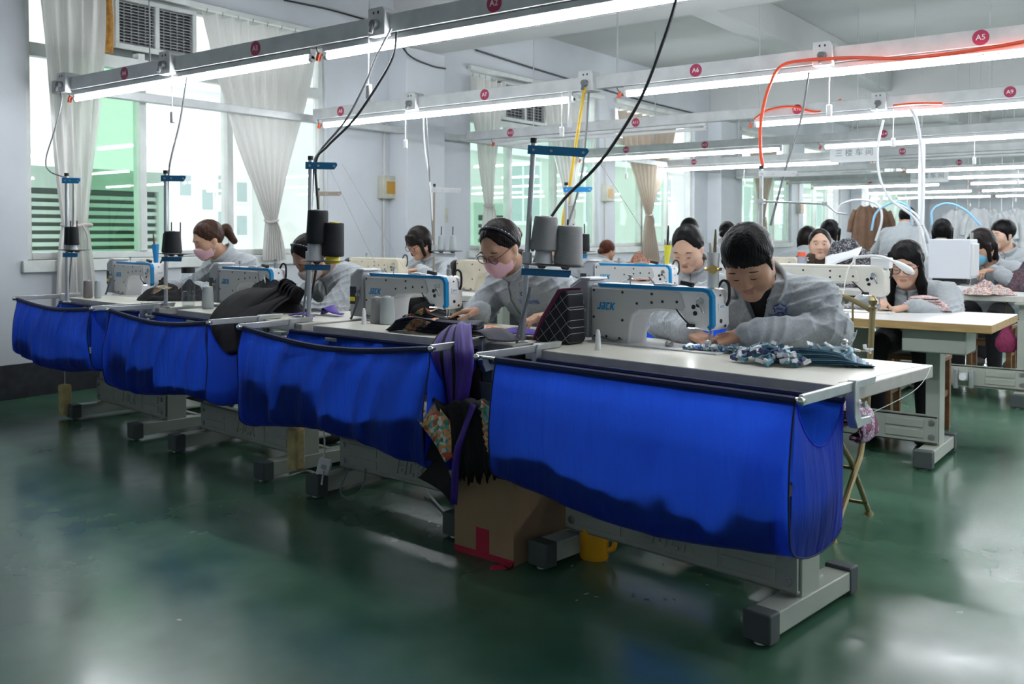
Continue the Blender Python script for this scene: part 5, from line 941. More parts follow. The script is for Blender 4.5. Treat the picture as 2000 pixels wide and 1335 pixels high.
# blue cloth on a low frame at the operator side, seen through the nearest machine
t = thing('blue_cloth_frame', 'blue cloth hung on a low frame seen through the arm of the nearest machine', 'cloth', (-1.86, 3.68, 0))
mb = MB(); mb.grid(lambda u, v: Vector((-.26+.5*u, .012*math.sin(u*17)+.02*math.sin(v*3), .885-.42*v)), 24, 10); mb.build('cloth', M_NET, t, ang=180)
mb = MB(); mb.tube([(-.28, 0, .885), (.26, 0, .885)], .010, 8); mb.build('rod', M_HEM, t)
for x in (-.275, .255): mb = MB(); mb.cyl((x, 0, 0), (x, 0, .885), .010, n=8); mb.build('post', M_STEEL, t)
# ------------------------------------------------------------------ people: implicit surfaces turned into one continuous mesh
f32 = np.float32
class SDF:
    def __init__(s): s.p = []
    def cap(s, a, b, ra, rb=None, k=.02, op='u'): s.p.append(('c', np.array(a, f32), np.array(b, f32), ra, ra if rb is None else rb, k, op, None)); return s
    def ell(s, c, r, k=.02, op='u', M=None): s.p.append(('e', np.array(c, f32), np.array(r, f32), 0, 0, k, op, None if M is None else np.array(M, f32))); return s
    def move(s, Rm, t):                              # rigid transform of all primitives
        Rm = np.array(Rm, f32); t = np.array(t, f32); q = SDF()
        for p in s.p:
            if p[0] == 'c': q.p.append(('c', Rm@p[1]+t, Rm@p[2]+t, *p[3:]))
            else:
                M = Rm if p[7] is None else Rm@p[7]; q.p.append(('e', Rm@p[1]+t, p[2], 0, 0, p[5], p[6], M))
        return q
    def join(s, o): s.p += o.p; return s
    def __call__(s, P, band=.06):
        d = np.full(len(P), .5, f32)
        for kind, a, b, ra, rb, k, op, M in s.p:
            mg = band+k+.02
            if kind == 'c': lo = np.minimum(a-ra, b-rb)-mg; hi = np.maximum(a+ra, b+rb)+mg
            else: m = max(b); lo = a-m-mg; hi = a+m+mg
            idx = np.nonzero(((P > lo) & (P < hi)).all(1))[0]
            if not len(idx): continue
            Q = P[idx]
            if kind == 'c':
                ab = b-a; L = max(float(ab@ab), 1e-12); t = np.clip(((Q-a)@ab)/L, 0, 1); v = Q-a-t[:, None]*ab
                g = np.sqrt((v*v).sum(1))-(ra+(rb-ra)*t)
            else:
                v = Q-a
                if M is not None: v = v@M
                k0 = np.sqrt(((v/b)**2).sum(1)); k1 = np.sqrt(((v/(b*b))**2).sum(1))+1e-9; g = k0*(k0-1)/k1
            c = d[idx]
            if op == 'u':
                h = np.maximum(k-np.abs(c-g), 0)/k; d[idx] = np.minimum(c, g)-h*h*k*.25
            else:
                g = -g; h = np.maximum(k-np.abs(c-g), 0)/k; d[idx] = np.maximum(c, g)+h*h*k*.25
        return d
CORN = np.array([(i, j, k) for i in (0, 1) for j in (0, 1) for k in (0, 1)], np.int64)
def surf(fn, lo, hi, h):                              # sparse surface nets
    lo = np.array(lo, float); hi = np.array(hi, float); B = 4; n = np.ceil((hi-lo)/(h*B)).astype(int)+1
    g = np.stack(np.meshgrid(*[np.arange(k) for k in n], indexing='ij'), -1).reshape(-1, 3)
    d = fn((lo+(g+.5)*h*B).astype(f32)); g = g[np.abs(d) < h*B*.9+.012]
    s = np.stack(np.meshgrid(*[np.arange(B)]*3, indexing='ij'), -1).reshape(-1, 3)
    cells = (g[:, None, :]*B+s[None]).reshape(-1, 3).astype(np.int64)
    S = np.array([1 << 40, 1 << 20, 1], np.int64)
    cc = (cells[:, None, :]+CORN[None]); keys = (cc*S).sum(-1); uk, inv = np.unique(keys, return_inverse=True); inv = inv.reshape(keys.shape)
    uc = np.stack([uk >> 40, (uk >> 20) & 0xfffff, uk & 0xfffff], -1)
    val = fn((lo+uc*h).astype(f32)); V = val[inv]; neg = V < 0
    act = neg.any(1) & (~neg).any(1); cells = cells[act]; V = V[act]; neg = neg[act]
    acc = np.zeros((len(cells), 3)); cnt = np.zeros(len(cells))
    for a in range(8):
        for ax in range(3):
            if CORN[a][ax] == 0:
                b = a + (4, 2, 1)[ax]; cr = neg[:, a] != neg[:, b]
                t = np.where(cr, V[:, a]/np.where(cr, V[:, a]-V[:, b], 1), 0); p = CORN[a][None]+np.zeros((len(cells), 3)); p[:, ax] += t
                acc += p*cr[:, None]; cnt += cr
    verts = lo+(cells+acc/cnt[:, None])*h
    ck = (cells*S).sum(-1); order = np.argsort(ck); cs = ck[order]; faces = []
    for ax in range(3):
        b = (4, 2, 1)[ax]; cr = neg[:, 0] != neg[:, b]; c0 = cells[cr]; sg = neg[cr, 0]
        u, w = [(1, 2), (2, 0), (0, 1)][ax]; du = np.zeros(3, np.int64); du[u] = 1; dw = np.zeros(3, np.int64); dw[w] = 1
        q = []; ok = np.ones(len(c0), bool)
        for off in (0*du, -du, -du-dw, -dw):
            kk = ((c0+off)*S).sum(-1); i = np.searchsorted(cs, kk); i = np.minimum(i, len(cs)-1); ok &= cs[i] == kk; q.append(order[i])
        q = np.stack(q, -1)[ok]; sg = sg[ok]; q[~sg] = q[~sg][:, ::-1]; faces.append(q)
    return verts, np.concatenate(faces)
def np_obj(name, V, Fq, mats, parent, fm=None):
    me = bpy.data.meshes.new(name); me.vertices.add(len(V)); me.vertices.foreach_set('co', V.astype(f32).ravel())
    me.loops.add(len(Fq)*4); me.loops.foreach_set('vertex_index', Fq.astype(np.int32).ravel())
    me.polygons.add(len(Fq)); me.polygons.foreach_set('loop_start', np.arange(0, len(Fq)*4, 4, dtype=np.int32))
    for m in mats: me.materials.append(m)
    if fm is not None: me.polygons.foreach_set('material_index', fm.astype(np.int32))
    me.polygons.foreach_set('use_smooth', np.ones(len(Fq), bool)); me.update(calc_edges=True)
    o = bpy.data.objects.new(name, me); COL.objects.link(o); o.parent = parent; return o

def skin_mat(name, c):
    m = mat(name, c, .5, var=.12, vscale=18, bump=.05, bscale=180); b = m.node_tree.nodes['Principled BSDF']
    b.inputs['Subsurface Weight'].default_value = .12; b.inputs['Subsurface Radius'].default_value = (.012, .005, .003); b.inputs['Subsurface Scale'].default_value = .5; return m
SK = [skin_mat('skin_warm', (.52, .30, .20)), skin_mat('skin_tan', (.43, .24, .155)), skin_mat('skin_light', (.60, .38, .28))]
M_LIP = mat('lips', (.36, .16, .125), .5); M_EYE = mat('eye_dark', (.012, .009, .008), .25); M_EYEW = mat('eye_white', (.65, .62, .58), .35); M_BROW = mat('brow', (.03, .02, .017), .8)
def hair_mat(name, c):
    return mat(name, c, .4, var=.45, vscale=40, bump=.25, bscale=55, stretch=(1.6, 1.6, .25), spec=.16)
HR = {'black': hair_mat('hair_black', (.005, .0045, .005)), 'brown': hair_mat('hair_brown', (.05, .024, .016)), 'red': hair_mat('hair_red', (.10, .028, .018)), 'dark': hair_mat('hair_dark', (.012, .008, .0075))}
M_JKT = mat('grey_fleece', (.36, .39, .41), .9, var=.14, vscale=90, bump=.12, bscale=120, sheen=.25)
M_JKT2 = mat('grey_fleece_worn', (.30, .325, .34), .9, var=.12, vscale=90, bump=.12, bscale=120, sheen=.25)
M_PANT = mat('black_trousers', (.012, .012, .016), .85, var=.3, vscale=30); M_SHOE = mat('black_shoe', (.015, .014, .014), .6); M_SHIRT = mat('black_shirt', (.012, .012, .014), .8)
M_LOGO = mat('logo_blue', (.02, .06, .30), .7); M_ZIP = mat('zip_grey', (.16, .17, .18), .5, .3); M_PINKM = mat('mask_pink', (.72, .44, .50), .85, bump=.1, bscale=40); M_BLUEM = mat('mask_blue', (.20, .50, .72), .85); M_GREYM = mat('mask_grey', (.55, .47, .44), .9)
M_GLASSF = mat('glasses_frame', (.07, .02, .025), .3); M_GOLD = mat('gold_metal', (.60, .42, .14), .3, .9); M_LENS = glass_mat('lens', (.97, .97, .97), .3)

def head_sdf(fat=1.0, neck=True):
    s = SDF()
    s.ell((0, .014, .034), (.0745, .092, .086), .01)
    s.ell((0, -.022, -.018), (.0655*fat, .066, .082), .04)
    for q in (-1, 1):
        s.cap((q*.050*fat, .0, -.052), (q*.016, -.062, -.094), .022, .018, .035)
        s.ell((q*.040*fat, -.052, -.028), (.027, .026, .028), .03)
    s.ell((0, -.066, -.098), (.021, .018, .017), .025)
    s.cap((-.03, -.073, .022), (.03, -.073, .022), .012, .012, .022)
    for q in (-1, 1): s.ell((q*.031, -.098, .001), (.019, .014, .011), .018, 's')
    for q in (-1, 1): s.ell((q*.031, -.0745, -.001), (.0155, .0125, .0105), .006)
    s.cap((0, -.083, .006), (0, -.100, -.032), .0065, .0095, .014)
    for q in (-1, 1): s.ell((q*.0125, -.0935, -.035), (.0085, .009, .007), .008)
    s.cap((-.016, -.0835, -.060), (.016, -.0835, -.060), .0058, .0058, .007); s.cap((-.013, -.082, -.0685), (.013, -.082, -.0685), .0066, .0066, .007)
    s.cap((-.02, -.0935, -.0643), (.02, -.0935, -.0643), .0022, .0022, .004, 's')
    for q in (-1, 1): s.ell((q*.0755, .012, -.008), (.009, .018, .030), .010)
    if neck: s.cap((0, .022, -.07), (0, .05, -.175), .048, .054, .03)
    return s
def rot_head(yaw, pitch, roll=0):       # yaw: + turns the face to +x ; pitch: + looks down
    return np.array(Matrix.Rotation(yaw, 3, 'Z') @ Matrix.Rotation(pitch, 3, 'X') @ Matrix.Rotation(roll, 3, 'Y'))
def hand_sdf(W, fwd, up, thumb, curl=.5, spread=.12, sc=1.0, thumb_in=.4):
    fwd = Vector(fwd).normalized(); up = Vector(up); up = (up-fwd*up.dot(fwd)).normalized(); sd = fwd.cross(up)*thumb   # sd: thumb side
    W = Vector(W); s = SDF()
    for i, off in enumerate((.026, .009, -.009, -.025)):
        base = W+(fwd*.083+sd*off*1.05-up*.001)*sc
        s.cap(W+(fwd*.008+sd*off*.6)*sc, base, .0135*sc, .0115*sc, .007)
    s.cap(W-fwd*.012, W+fwd*.01, .022*sc, .020*sc, .006)
    for i, (off, Ls) in enumerate(((.026, (.042, .024, .019)), (.009, (.046, .028, .02)), (-.009, (.043, .026, .02)), (-.025, (.034, .020, .018)))):
        p = W+(fwd*.083+sd*off*1.05)*sc; a = .12; d = (fwd+sd*(off*spread*8)).normalized(); r = (.0088, .0082, .0074, .0064) if i < 3 else (.0078, .0072, .0066, .0058)
        for j, L in enumerate(Ls):
            a += curl*(.55, .9, .6)[j]+(.06*i*curl)
            dd = (d*math.cos(a)-up*math.sin(a)); q = p+dd*L*sc; s.cap(p, q, r[j]*sc, r[j+1]*sc, .004); p = q
    b = W+(fwd*.022+sd*.026-up*.006)*sc; m1 = b+(fwd*.032+sd*.026-up*.012)*sc; m2 = m1+(fwd*.028+sd*(.016-.03*thumb_in)-up*.008)*sc; m3 = m2+(fwd*.022+sd*(.006-.03*thumb_in)-up*.004)*sc
    s.cap(W+fwd*.01, b, .016*sc, .014*sc, .006); s.cap(b, m1, .0135*sc, .0105*sc, .008); s.cap(m1, m2, .0105*sc, .009*sc, .004); s.cap(m2, m3, .009*sc, .007*sc, .003)
    return s
def elbow(S, W, L1, L2, hint):
    S, W, h = Vector(S), Vector(W), Vector(hint); d = W-S; D_ = min(d.length, (L1+L2)*.995); u = d.normalized()
    a = (L1*L1-L2*L2+D_*D_)/(2*D_); hh = math.sqrt(max(L1*L1-a*a, .0004)); n = (h-u*h.dot(u)).normalized()
    return S+u*a+n*hh

def hair_fn(style):
    s = SDF(); cut = SDF(); loose = SDF()
    s.ell((0, .018, .040), (.0835, .0985, .0915), .01)
    face = ((0, -.115, -.038), (.0675, .085, .098))
    zside, back = -.035, -.075
    if style in ('tied', 'headband'):
        s.ell((0, .03, .02), (.080, .09, .085), .02); face = ((0, -.118, -.020), (.078, .110, .128)); zside = -.02
    if style == 'ponytail':
        s.ell((0, .02, .02), (.080, .09, .085), .02); loose.cap((0, .105, .03), (0, .135, .015), .022, .034, .01); loose.cap((0, .135, .015), (0, .155, -.08), .034, .022, .02); face = ((0, -.118, -.022), (.076, .096, .115)); zside = -.03
    if style in ('headband', 'tied'): loose.ell((0, .118, .0), (.036, .034, .038), .02)
    if style == 'short':
        s.ell((0, .02, .052), (.088, .103, .087), .02); face = ((.004, -.120, -.040), (.071, .092, .106)); zside = -.055
        for q in (-1, 1): loose.cap((q*.074, -.02, .03), (q*.070, -.012, -.045), .016, .009, .02)
    if style in ('bob', 'bobback'):
        s.ell((0, .02, .02), (.092, .102, .105), .02); face = ((0, -.125, -.075), (.066, .095, .100)); zside = -.10
        for q in (-1, 1): loose.cap((q*.074, -.035, .03), (q*.076, -.045, -.085), .022, .014, .02); loose.cap((q*.07, .04, .0), (q*.072, .03, -.09), .028, .02, .03)
        for x in (-.05, -.03, -.01, .01, .03, .05): loose.cap((x*.8, -.060, .085), (x*1.05, -.092+abs(x)*.3, .018), .014, .008, .015)
        back = -.12
    if style == 'long':
        s.ell((0, .02, .03), (.088, .102, .098), .02); face = ((-.006, -.115, -.035), (.064, .085, .098)); zside = -.09
        for q in (-1, 1): loose.cap((q*.066, -.03, .06), (q*.080, -.030, -.10), .022, .024, .03); loose.cap((q*.080, -.030, -.10), (q*.090, -.05, -.30), .026, .018, .03)
        loose.cap((0, .075, .0), (.03, .095, -.28), .07, .05, .05); back = -.2
    if style == 'bun':
        s.ell((0, .02, .03), (.085, .1, .095), .02); loose.ell((0, .11, -.03), (.045, .035, .04), .02)
    def fn(P):
        d = s(P); x, y, z = P[:, 0], P[:, 1], P[:, 2]
        c, r = face; q = (P-np.array(c, f32))/np.array(r, f32); fd = (np.sqrt((q*q).sum(1))-1)*min(r)+(.026*np.abs(np.sin(x*48+.6+3*np.sin(z*30)))*np.clip((z-.0)*30, 0, 1) if style in ('short', 'bob') else 0)
        low = np.where(y > .03, back-z, zside+np.clip((-.01-y)*1.2, 0, .2)*0-z); d = np.maximum(d, -fd); d = np.maximum(d, low)
        d = np.minimum(d, loose(P)) if loose.p else d
        th = np.arctan2(x, -(y-.02)+.25*(z-.12)); d = d+.0009*np.sin(th*46+6*np.sin(z*30+x*20))+.0007*np.sin(th*83+z*50)+.0008*np.sin(th*9+9*np.sin(z*16+y*9))
        return d
    return fn
_hcache = {}
def hair_mesh(style, h):
    k = (style, h)
    if k not in _hcache: _hcache[k] = surf(hair_fn(style), (-.15, -.17, -.37 if style == 'long' else -.17), (.15, .22, .16), h)
    return _hcache[k]
def lmb(mb, Mh): mb.v = [tuple(Mh @ Vector(v)) for v in mb.v]; return mb

def person(label, head, yaw, pitch, hands, roll=0, pelvis=None, torso_yaw=None, style='short', hair='black', skin=0, mask=None, glasses=False, band=False, open_eyes=False, res=.005, collar='zip', scale=1.06,
           jacket=None, legs=True, chain=False, arms=True, scarf=False, logo=True, hscale=None, hcurl=(.5, .5), shw=.175, hints=None, seat=.46, stand_=False, elbows=None, fat=1.0, ankles=None):
    jm = jacket or M_JKT; head = Vector(head); hs = hscale or scale
    ty = yaw*.35 if torso_yaw is None else torso_yaw
    if pelvis is None: pelvis = Vector((head.x-.33*math.sin(ty), head.y+.33*math.cos(ty), seat+.13))
    pelvis = Vector(pelvis); root = thing('person', label, 'person', (pelvis.x, pelvis.y, 0), 0, 'garment workers in grey jackets'); O = Vector((pelvis.x, pelvis.y, 0))
    H = head-O; Pv = pelvis-O; Rh = rot_head(yaw, pitch, roll)*hs; Mh = Matrix.Translation(H) @ Matrix([list(r)+[0] for r in Rh]+[[0, 0, 0, 1]])
    nb = Mh @ Vector((0, .058, -.165)); nb.z = min(nb.z, H.z-.1)
    side = Vector((math.cos(ty), math.sin(ty), 0)); fw = Vector((math.sin(ty), -math.cos(ty), 0))
    up = (nb-Pv).normalized(); ch = nb-up*.115+fw*-.01; be = Pv+(nb-Pv)*.42-fw*.03
    shc = nb-up*.055-fw*.012
    S = [shc-side*shw*scale, shc+side*shw*scale]
    Ws = []
    if arms:
        for i, hd in enumerate(hands): Ws.append(Vector(hd[0])-O)
    E = []
    for i, W in enumerate(Ws):
        if elbows and elbows[i] is not None: E.append(Vector(elbows[i])-O); continue
        q = (-1, 1)[i]; hint = side*q*1.0+Vector((0, 0, -.75))-fw*.15 if hints is None or hints[i] is None else Vector(hints[i])
        E.append(elbow(S[i], W, .285*scale, .245*scale, hint))
    # ---- body
    b = SDF(); fl = 1.0
    hsd = head_sdf(fat)
    q = SDF()
    for p in hsd.p:
        if p[0] == 'c': q.p.append(('c', (Rh@p[1]+np.array(H)).astype(f32), (Rh@p[2]+np.array(H)).astype(f32), p[3]*hs, p[4]*hs, p[5]*hs, p[6], None))
        else: q.p.append(('e', (Rh@p[1]+np.array(H)).astype(f32), (p[2]*hs).astype(f32), 0, 0, p[5]*hs, p[6], (Rh/hs).astype(f32)))
    b = q
    b.cap(Mh @ Vector((0, .04, -.13)), ch, .056, .07, .04)
    b.cap(ch-side*.06, ch+side*.06, .085, .085, .05); b.cap(be-side*.05, be+side*.05, .085, .085, .05); b.cap(Pv-side*.06, Pv+side*.06, .09, .09, .05); b.cap(ch, be, .09, .09, .05); b.cap(be, Pv, .09, .09, .05)
    for i, W in enumerate(Ws):
        b.cap(S[i], E[i], .045, .036, .03); b.cap(E[i], W, .036, .026, .012); hd = hands[i]
        b.join(hand_sdf(W, hd[1], hd[2], (1, -1)[i]*-1 if len(hd) < 4 else hd[3], hcurl[i], sc=scale*.98))
    pts = [H, Pv]+S+E+Ws; mar = .22
    lo = [min(p[i] for p in pts)-mar for i in range(3)]; hi = [max(p[i] for p in pts)+mar for i in range(3)]
    lo[2] = max(lo[2], Pv.z-.12)
    V, Fq = surf(b, lo, hi, res)
    cen = V[Fq].mean(1); loc = (cen-np.array(H))@(Rh/hs/hs)
    fm = np.zeros(len(Fq), int)
    lip = (np.abs(loc[:, 0]) < .022-np.abs(loc[:, 2]+.0643)*1.4) & (loc[:, 2] > -.0745) & (loc[:, 2] < -.0565) & (loc[:, 1] < -.079); fm[lip] = 1
    upn = np.array(up); tt = (cen-np.array(nb))@upn; near_arm = np.zeros(len(Fq), bool)
    for i_, W in enumerate(Ws): near_arm |= (((cen-np.array(W))**2).sum(1) < .25**2) & ((cen-np.array(W))@np.array((W-E[i_]).normalized()) > -.05)
    fm[((tt < -.005) | (collar == 'open')) & ~near_arm & (loc[:, 2] < -.122)] = 2
    np_obj('body', V, Fq, [SK[skin], M_LIP, M_SHIRT], root, fm)
    # ---- jacket
    j = SDF(); sc = scale
    j.cap(Pv-side*.085+up*.02, Pv+side*.085+up*.02, .135*sc, .135*sc, .05)
    j.cap(be-side*.075, be+side*.075, .128*sc, .128*sc, .1); j.cap(ch-side*.085, ch+side*.085, .108*sc, .108*sc, .1); j.cap(be, ch, .13*sc, .12*sc, .08); j.cap(Pv, be, .13*sc, .13*sc, .08)
    j.cap(S[0]*.92+nb*.08, nb, .062*sc, .06*sc, .05); j.cap(S[1]*.92+nb*.08, nb, .062*sc, .06*sc, .05)
    for i, W in enumerate(Ws):
        j.cap(S[i], E[i], .074*sc, .062*sc, .045); j.ell(E[i], (.068*sc,)*3, .04); 
        d_ = (W-E[i]).normalized(); j.cap(E[i], W-d_*.05, .060*sc, .050*sc, .02); j.cap(W-d_*.058, W-d_*.012, .043*sc, .040*sc, .006)
    nk = (Mh @ Vector((0, .035, -.12))); nax = ((nk-nb).normalized()+up*.7).normalized()
    ncut = SDF(); ncut.cap(nb-nax*(.16 if collar == 'open' else .03), nb+nax*.2, .06*hs, .064*hs, .01)
    if collar == 'open':
        wid = .055; v0 = nb+fw*.05
        ncut.cap(nb+fw*.07+up*.02, nb+fw*.16-up*.25, .06, .012, .02); ncut.cap(nb+fw*.10, nb+fw*.22-up*.10, .06, .03, .02)
    arm_pts = [(np.array(E[i]), np.array((Ws[i]-E[i]).normalized()), np.array((E[i]-S[i]).normalized())) for i in range(len(Ws))]
    seed = head.x*3.1
    def jf(P):
        d = j(P); x, y, z = P[:, 0], P[:, 1], P[:, 2]
        rg = lambda p: (1-np.abs(np.sin(p)))**2
        wr = .0016*np.sin(34*z+9*np.sin(13*x+seed)+5*np.sin(17*y))-.0075*rg(26*x-30*z+2.2*np.sin(11*y+seed)+1.5*np.sin(23*z))-.0055*rg(31*z+18*x+3*np.sin(9*x+seed)+2*np.sin(14*y))
        for e, a1, a0_ in arm_pts:
            v = P-e.astype(f32); dd = (v*v).sum(1); rr = np.exp(-dd/.030); t1 = v@a1.astype(f32); t0 = v@a0_.astype(f32)
            wr = wr-rr*.019*rg(52*(t1-t0)*.9+2.0*np.sin(22*x+seed)+1.6*np.sin(25*z))+rr*.006
        d = d+wr
        return np.maximum(d, -ncut(P))
    lo2 = [l-.02 for l in lo]; lo2[2] = Pv.z-.16; hi2 = list(hi); hi2[2] = max(max(s_.z for s_ in S), nb.z)+.16
    for W in Ws: hi2[2] = max(hi2[2], W.z+.12)
    V, Fq = surf(jf, lo2, hi2, res*1.25); jk = np_obj('jacket', V, Fq, [jm], root)
    # collar band round the neck
    n = 34; cu = side; cv = fw; zipc = collar == 'zip'; a0 = 3.05 if zipc else 2.3
    tax = (nk-nb).normalized(); cax = (tax*.7+up*.3).normalized() if zipc else nax
    cs = (side-cax*side.dot(cax)).normalized(); cf = cs.cross(cax)*-1
    if cf.dot(fw) < 0: cf = -cf
    def Cf(u, v):
        th = (-1+2*u)*a0; e = max(0, abs(2*u-1)-.35)/.65; dirv = cf*-math.cos(th)+cs*math.sin(th)
        if zipc: return nb+cax*(-.06+.125*v)+dirv*(.071+.012*v*v)*hs
        return nb+cax*(-.04+(.115-.03*e)*v)+dirv*(.076+.012*v+.034*e*v**1.4)*hs
    mb = MB(); mb.grid(Cf, n, 7); mb.build('collar', jm, root, ang=180, solid=.010)
    if not zipc:
        pass
    if scarf:
        mb = MB()
        for q_ in range(3):
            mb.tube([nb+nax*(.01+.026*q_)+(fw*math.cos(a)+side*math.sin(a))*(.098-.008*q_)+Vector((0, 0, .012*math.sin(3*a+q_)+.02)) for a in [2*math.pi*i/24 for i in range(25)]], .036, 10, False)
        mb.build('scarf', mat('brown_scarf', (.06, .04, .032), .95, bump=.6, bscale=60), root)
    # zip line and logo
    fr = lambda dx, dz: nb+side*dx+up*dz
    from mathutils.bvhtree import BVHTree
    if logo or collar == 'zip':
        bv = BVHTree.FromPolygons([Vector(v) for v in V.tolist()], Fq.tolist())
        def onj(dx, dz):
            o_ = fr(dx, dz)+fw*.21; h_ = bv.ray_cast(o_, -fw); return (h_[0]+fw*.003, h_[1]) if h_[0] is not None else None
        zp = [onj(0, -.03-.02*i) for i in range(14)]; zp = [z_[0] for z_ in zp if z_]
        if len(zp) > 3: mb = MB(); mb.tube(zp, .004, 5); mb.build('zip', M_ZIP, root)
        if logo:
            lx = .095; lz = -.10 if collar == 'open' else -.14
            ring = []
            for i in range(41):
                a = 2*math.pi*i/40; rr_ = .024*(1+.16*math.cos(5*a)); h_ = onj(lx+rr_*math.cos(a+math.pi/2), lz+rr_*math.sin(a+math.pi/2)); ring.append(h_[0] if h_ else None)
            for q_ in range(5):
                seg = [p_ for p_ in ring[q_*8+1:q_*8+8] if p_ is not None]
                if len(seg) > 2: mb = MB(); mb.tube(seg, .0022, 5); mb.build('emblem', M_LOGO, jk)
            seg = [onj(lx+.010*math.sin(a), lz+.004*math.sin(2*a)) for a in [2*math.pi*i/20 for i in range(21)]]; seg = [s_[0] for s_ in seg if s_]
            if len(seg) > 4: mb = MB(); mb.tube(seg, .0014, 5); mb.build('emblem', M_LOGO, jk)
            tm = text_mesh('汉爵领带', .026, Matrix(), bold=.01); ok = True; vs = []
            for v in tm.v:
                h_ = onj(lx+v[0], lz-.043+v[1])
                if h_ is None: ok = False; break
                vs.append(h_[0])
            if ok: mb = MB(); mb.add(vs, tm.f); mb.build('lettering', M_LOGO, jk, smooth=False)
    # ---- hair and face details (head space)
    hv, hf = hair_mesh(style, max(res*.9, .004)); np_obj('hair', hv@Rh.T+np.array(H), hf, [HR[hair]], root)
    zl = -.008 if not open_eyes else .002
    for q_ in (-1, 1):
        mb = MB(); mb.tube([(q_*(.031+.0155*t_), -.0862+.0062*t_*t_+(.002*t_), zl-.0015+.0035*t_*t_) for t_ in (-1, -.6, -.2, .2, .6, 1)], [.0008, .0014, .0016, .0017, .0016, .0009], 6); lmb(mb, Mh).build('eyelashes', M_EYE, root)
        mb = MB(); mb.tube([(q_*(.033+.021*t_), -.0885+.011*t_*t_*(1 if t_ > 0 else .3), .022+.003*(1-t_*t_)-.002*t_) for t_ in (-1, -.5, 0, .5, 1)], [.0015, .0026, .0028, .0022, .001], 6); lmb(mb, Mh).build('eyebrow', M_BROW, root)
        if open_eyes:
            mb = MB(); mb.sphere((q_*.031, -.0858, -.002), (.0115, .0032, .005)); lmb(mb, Mh).build('eye', M_EYEW, root); mb = MB(); mb.sphere((q_*.031, -.0882, -.002), (.0052, .0018, .0048)); lmb(mb, Mh).build('iris', M_EYE, root)
    if mask:
        base = head_sdf(neck=False)
        def mf(P):
            d = base(P); r_ = np.abs(d-.0055)-.0016; z = P[:, 2]; y = P[:, 1]; x = np.abs(P[:, 0])
            cutm = np.maximum(np.maximum(z-(-.022+.0-x*.28), -.118-z+x*.45), y+.018); return np.maximum(r_, cutm)
        # solid wrap instead of a thin shell so that it keeps a clean edge
        def mf2(P):
            d = SDFM(P)-.005; z = P[:, 2]; y = P[:, 1]; x = np.abs(P[:, 0]); return np.maximum(np.maximum(d, y+.022), np.maximum(z-(-.018-x*.18), -.112-z+x*.22))
        SDFM = SDF(); SDFM.ell((0, -.022, -.035), (.0675, .070, .085), .02); SDFM.ell((0, -.08, -.045), (.026, .028, .036), .05); SDFM.ell((0, -.066, -.098), (.022, .02, .018), .03)
        if 'm' not in _hcache: _hcache['m'] = surf(mf2, (-.1, -.14, -.14), (.1, .02, .02), .004)
        mv, mf_ = _hcache['m']; mk = np_obj('face_mask', mv@Rh.T+np.array(H), mf_, [mask], root)
        for q_ in (-1, 1):
            for z0, z1 in ((-.035, .01), (-.085, -.03)):
                mb = MB(); mb.tube(bez([(q_*.060, -.022, z0), (q_*.073, -.002, (z0+z1)/2), (q_*.081, .012, z1)], 4), .0016, 5); lmb(mb, Mh).build('ear_loop', M_WHITEP, mk)
    if glasses:
        mb = MB()
        for q_ in (-1, 1):
            mb.tube([(q_*.033+.0255*math.cos(a), -.102+.006*abs(math.cos(a)+q_*0)*0, -.004+.021*math.sin(a)) for a in [2*math.pi*i/20 for i in range(21)]], .0021, 6, False)
            mb.tube([(q_*.058, -.101, .004), (q_*.073, -.085, .008), (q_*.079, .005, .008)], .002, 6)
        mb.tube([(-.0075, -.102, 0), (0, -.105, .003), (.0075, -.102, 0)], .002, 6); gl = lmb(mb, Mh).build('glasses', M_GLASSF, root)
        for q_ in (-1, 1):
            mb = MB(); mb.tube([(q_*.033, -.1015, -.004), (q_*.033, -.1025, -.004)], .0245, 20); lm = lmb(mb, Mh).build('lens', M_LENS, gl)
    if band:
        def hbp(a, g):
            y_ = .012-.042*math.sin(a); k_ = math.sqrt(1-((y_-.018)/.0985)**2)*g; return (.0865*k_*math.cos(a), y_, .040+.0925*k_*math.sin(a))
        mb = MB(); mb.tube([hbp(-.25+(math.pi+.5)*i/24, 1.0) for i in range(25)], .0075, 8); hb = lmb(mb, Mh).build('hairband', mat('hairband_navy', (.012, .013, .03), .5), root)
        for i in range(15):
            mb = MB(); mb.sphere(hbp(.35+2.45*i/14, 1.085), .0028, 6, 4); lmb(mb, Mh).build('bead', M_CHROME, hb)
    if chain:
        mb = MB(); mb.tube([nb+nax*.03+(fw*math.cos(a)+side*math.sin(a))*.066-Vector((0, 0, .02*max(0, math.cos(a)))) for a in [2*math.pi*i/24 for i in range(25)]], .0035, 6, False); mb.build('necklace', M_GOLD, root)
    # ---- trousers and shoes
    if legs:
        l = SDF(); hx = side*.095
        for q_ in (-1, 1):
            hip = Pv+hx*q_; kn = hip+fw*.43-Vector((0, 0, .06))+side*q_*.04; an = Vector((kn.x, kn.y, .1))-fw*.05
            if stand_: kn = hip-Vector((0, 0, .42)); an = Vector((kn.x, kn.y, .1))
            if ankles and ankles[0 if q_ < 0 else 1] is not None: an = Vector(ankles[0 if q_ < 0 else 1])-O
            l.cap(hip, kn, .098, .072, .03); l.cap(kn, an, .07, .05, .02)
            mb = MB(); mb.sphere((0, 0, 0), (.046, .125, .05), 14, 8); sh = mb.build('shoe', M_SHOE, root, loc=Vector((an.x, an.y, .045))+fw*.07); sh.rotation_euler = (0, 0, ty)
            for v_ in sh.data.vertices: v_.co.z = max(v_.co.z, -.045)
        l.cap(Pv-hx*.8, Pv+hx*.8, .125, .125, .05)
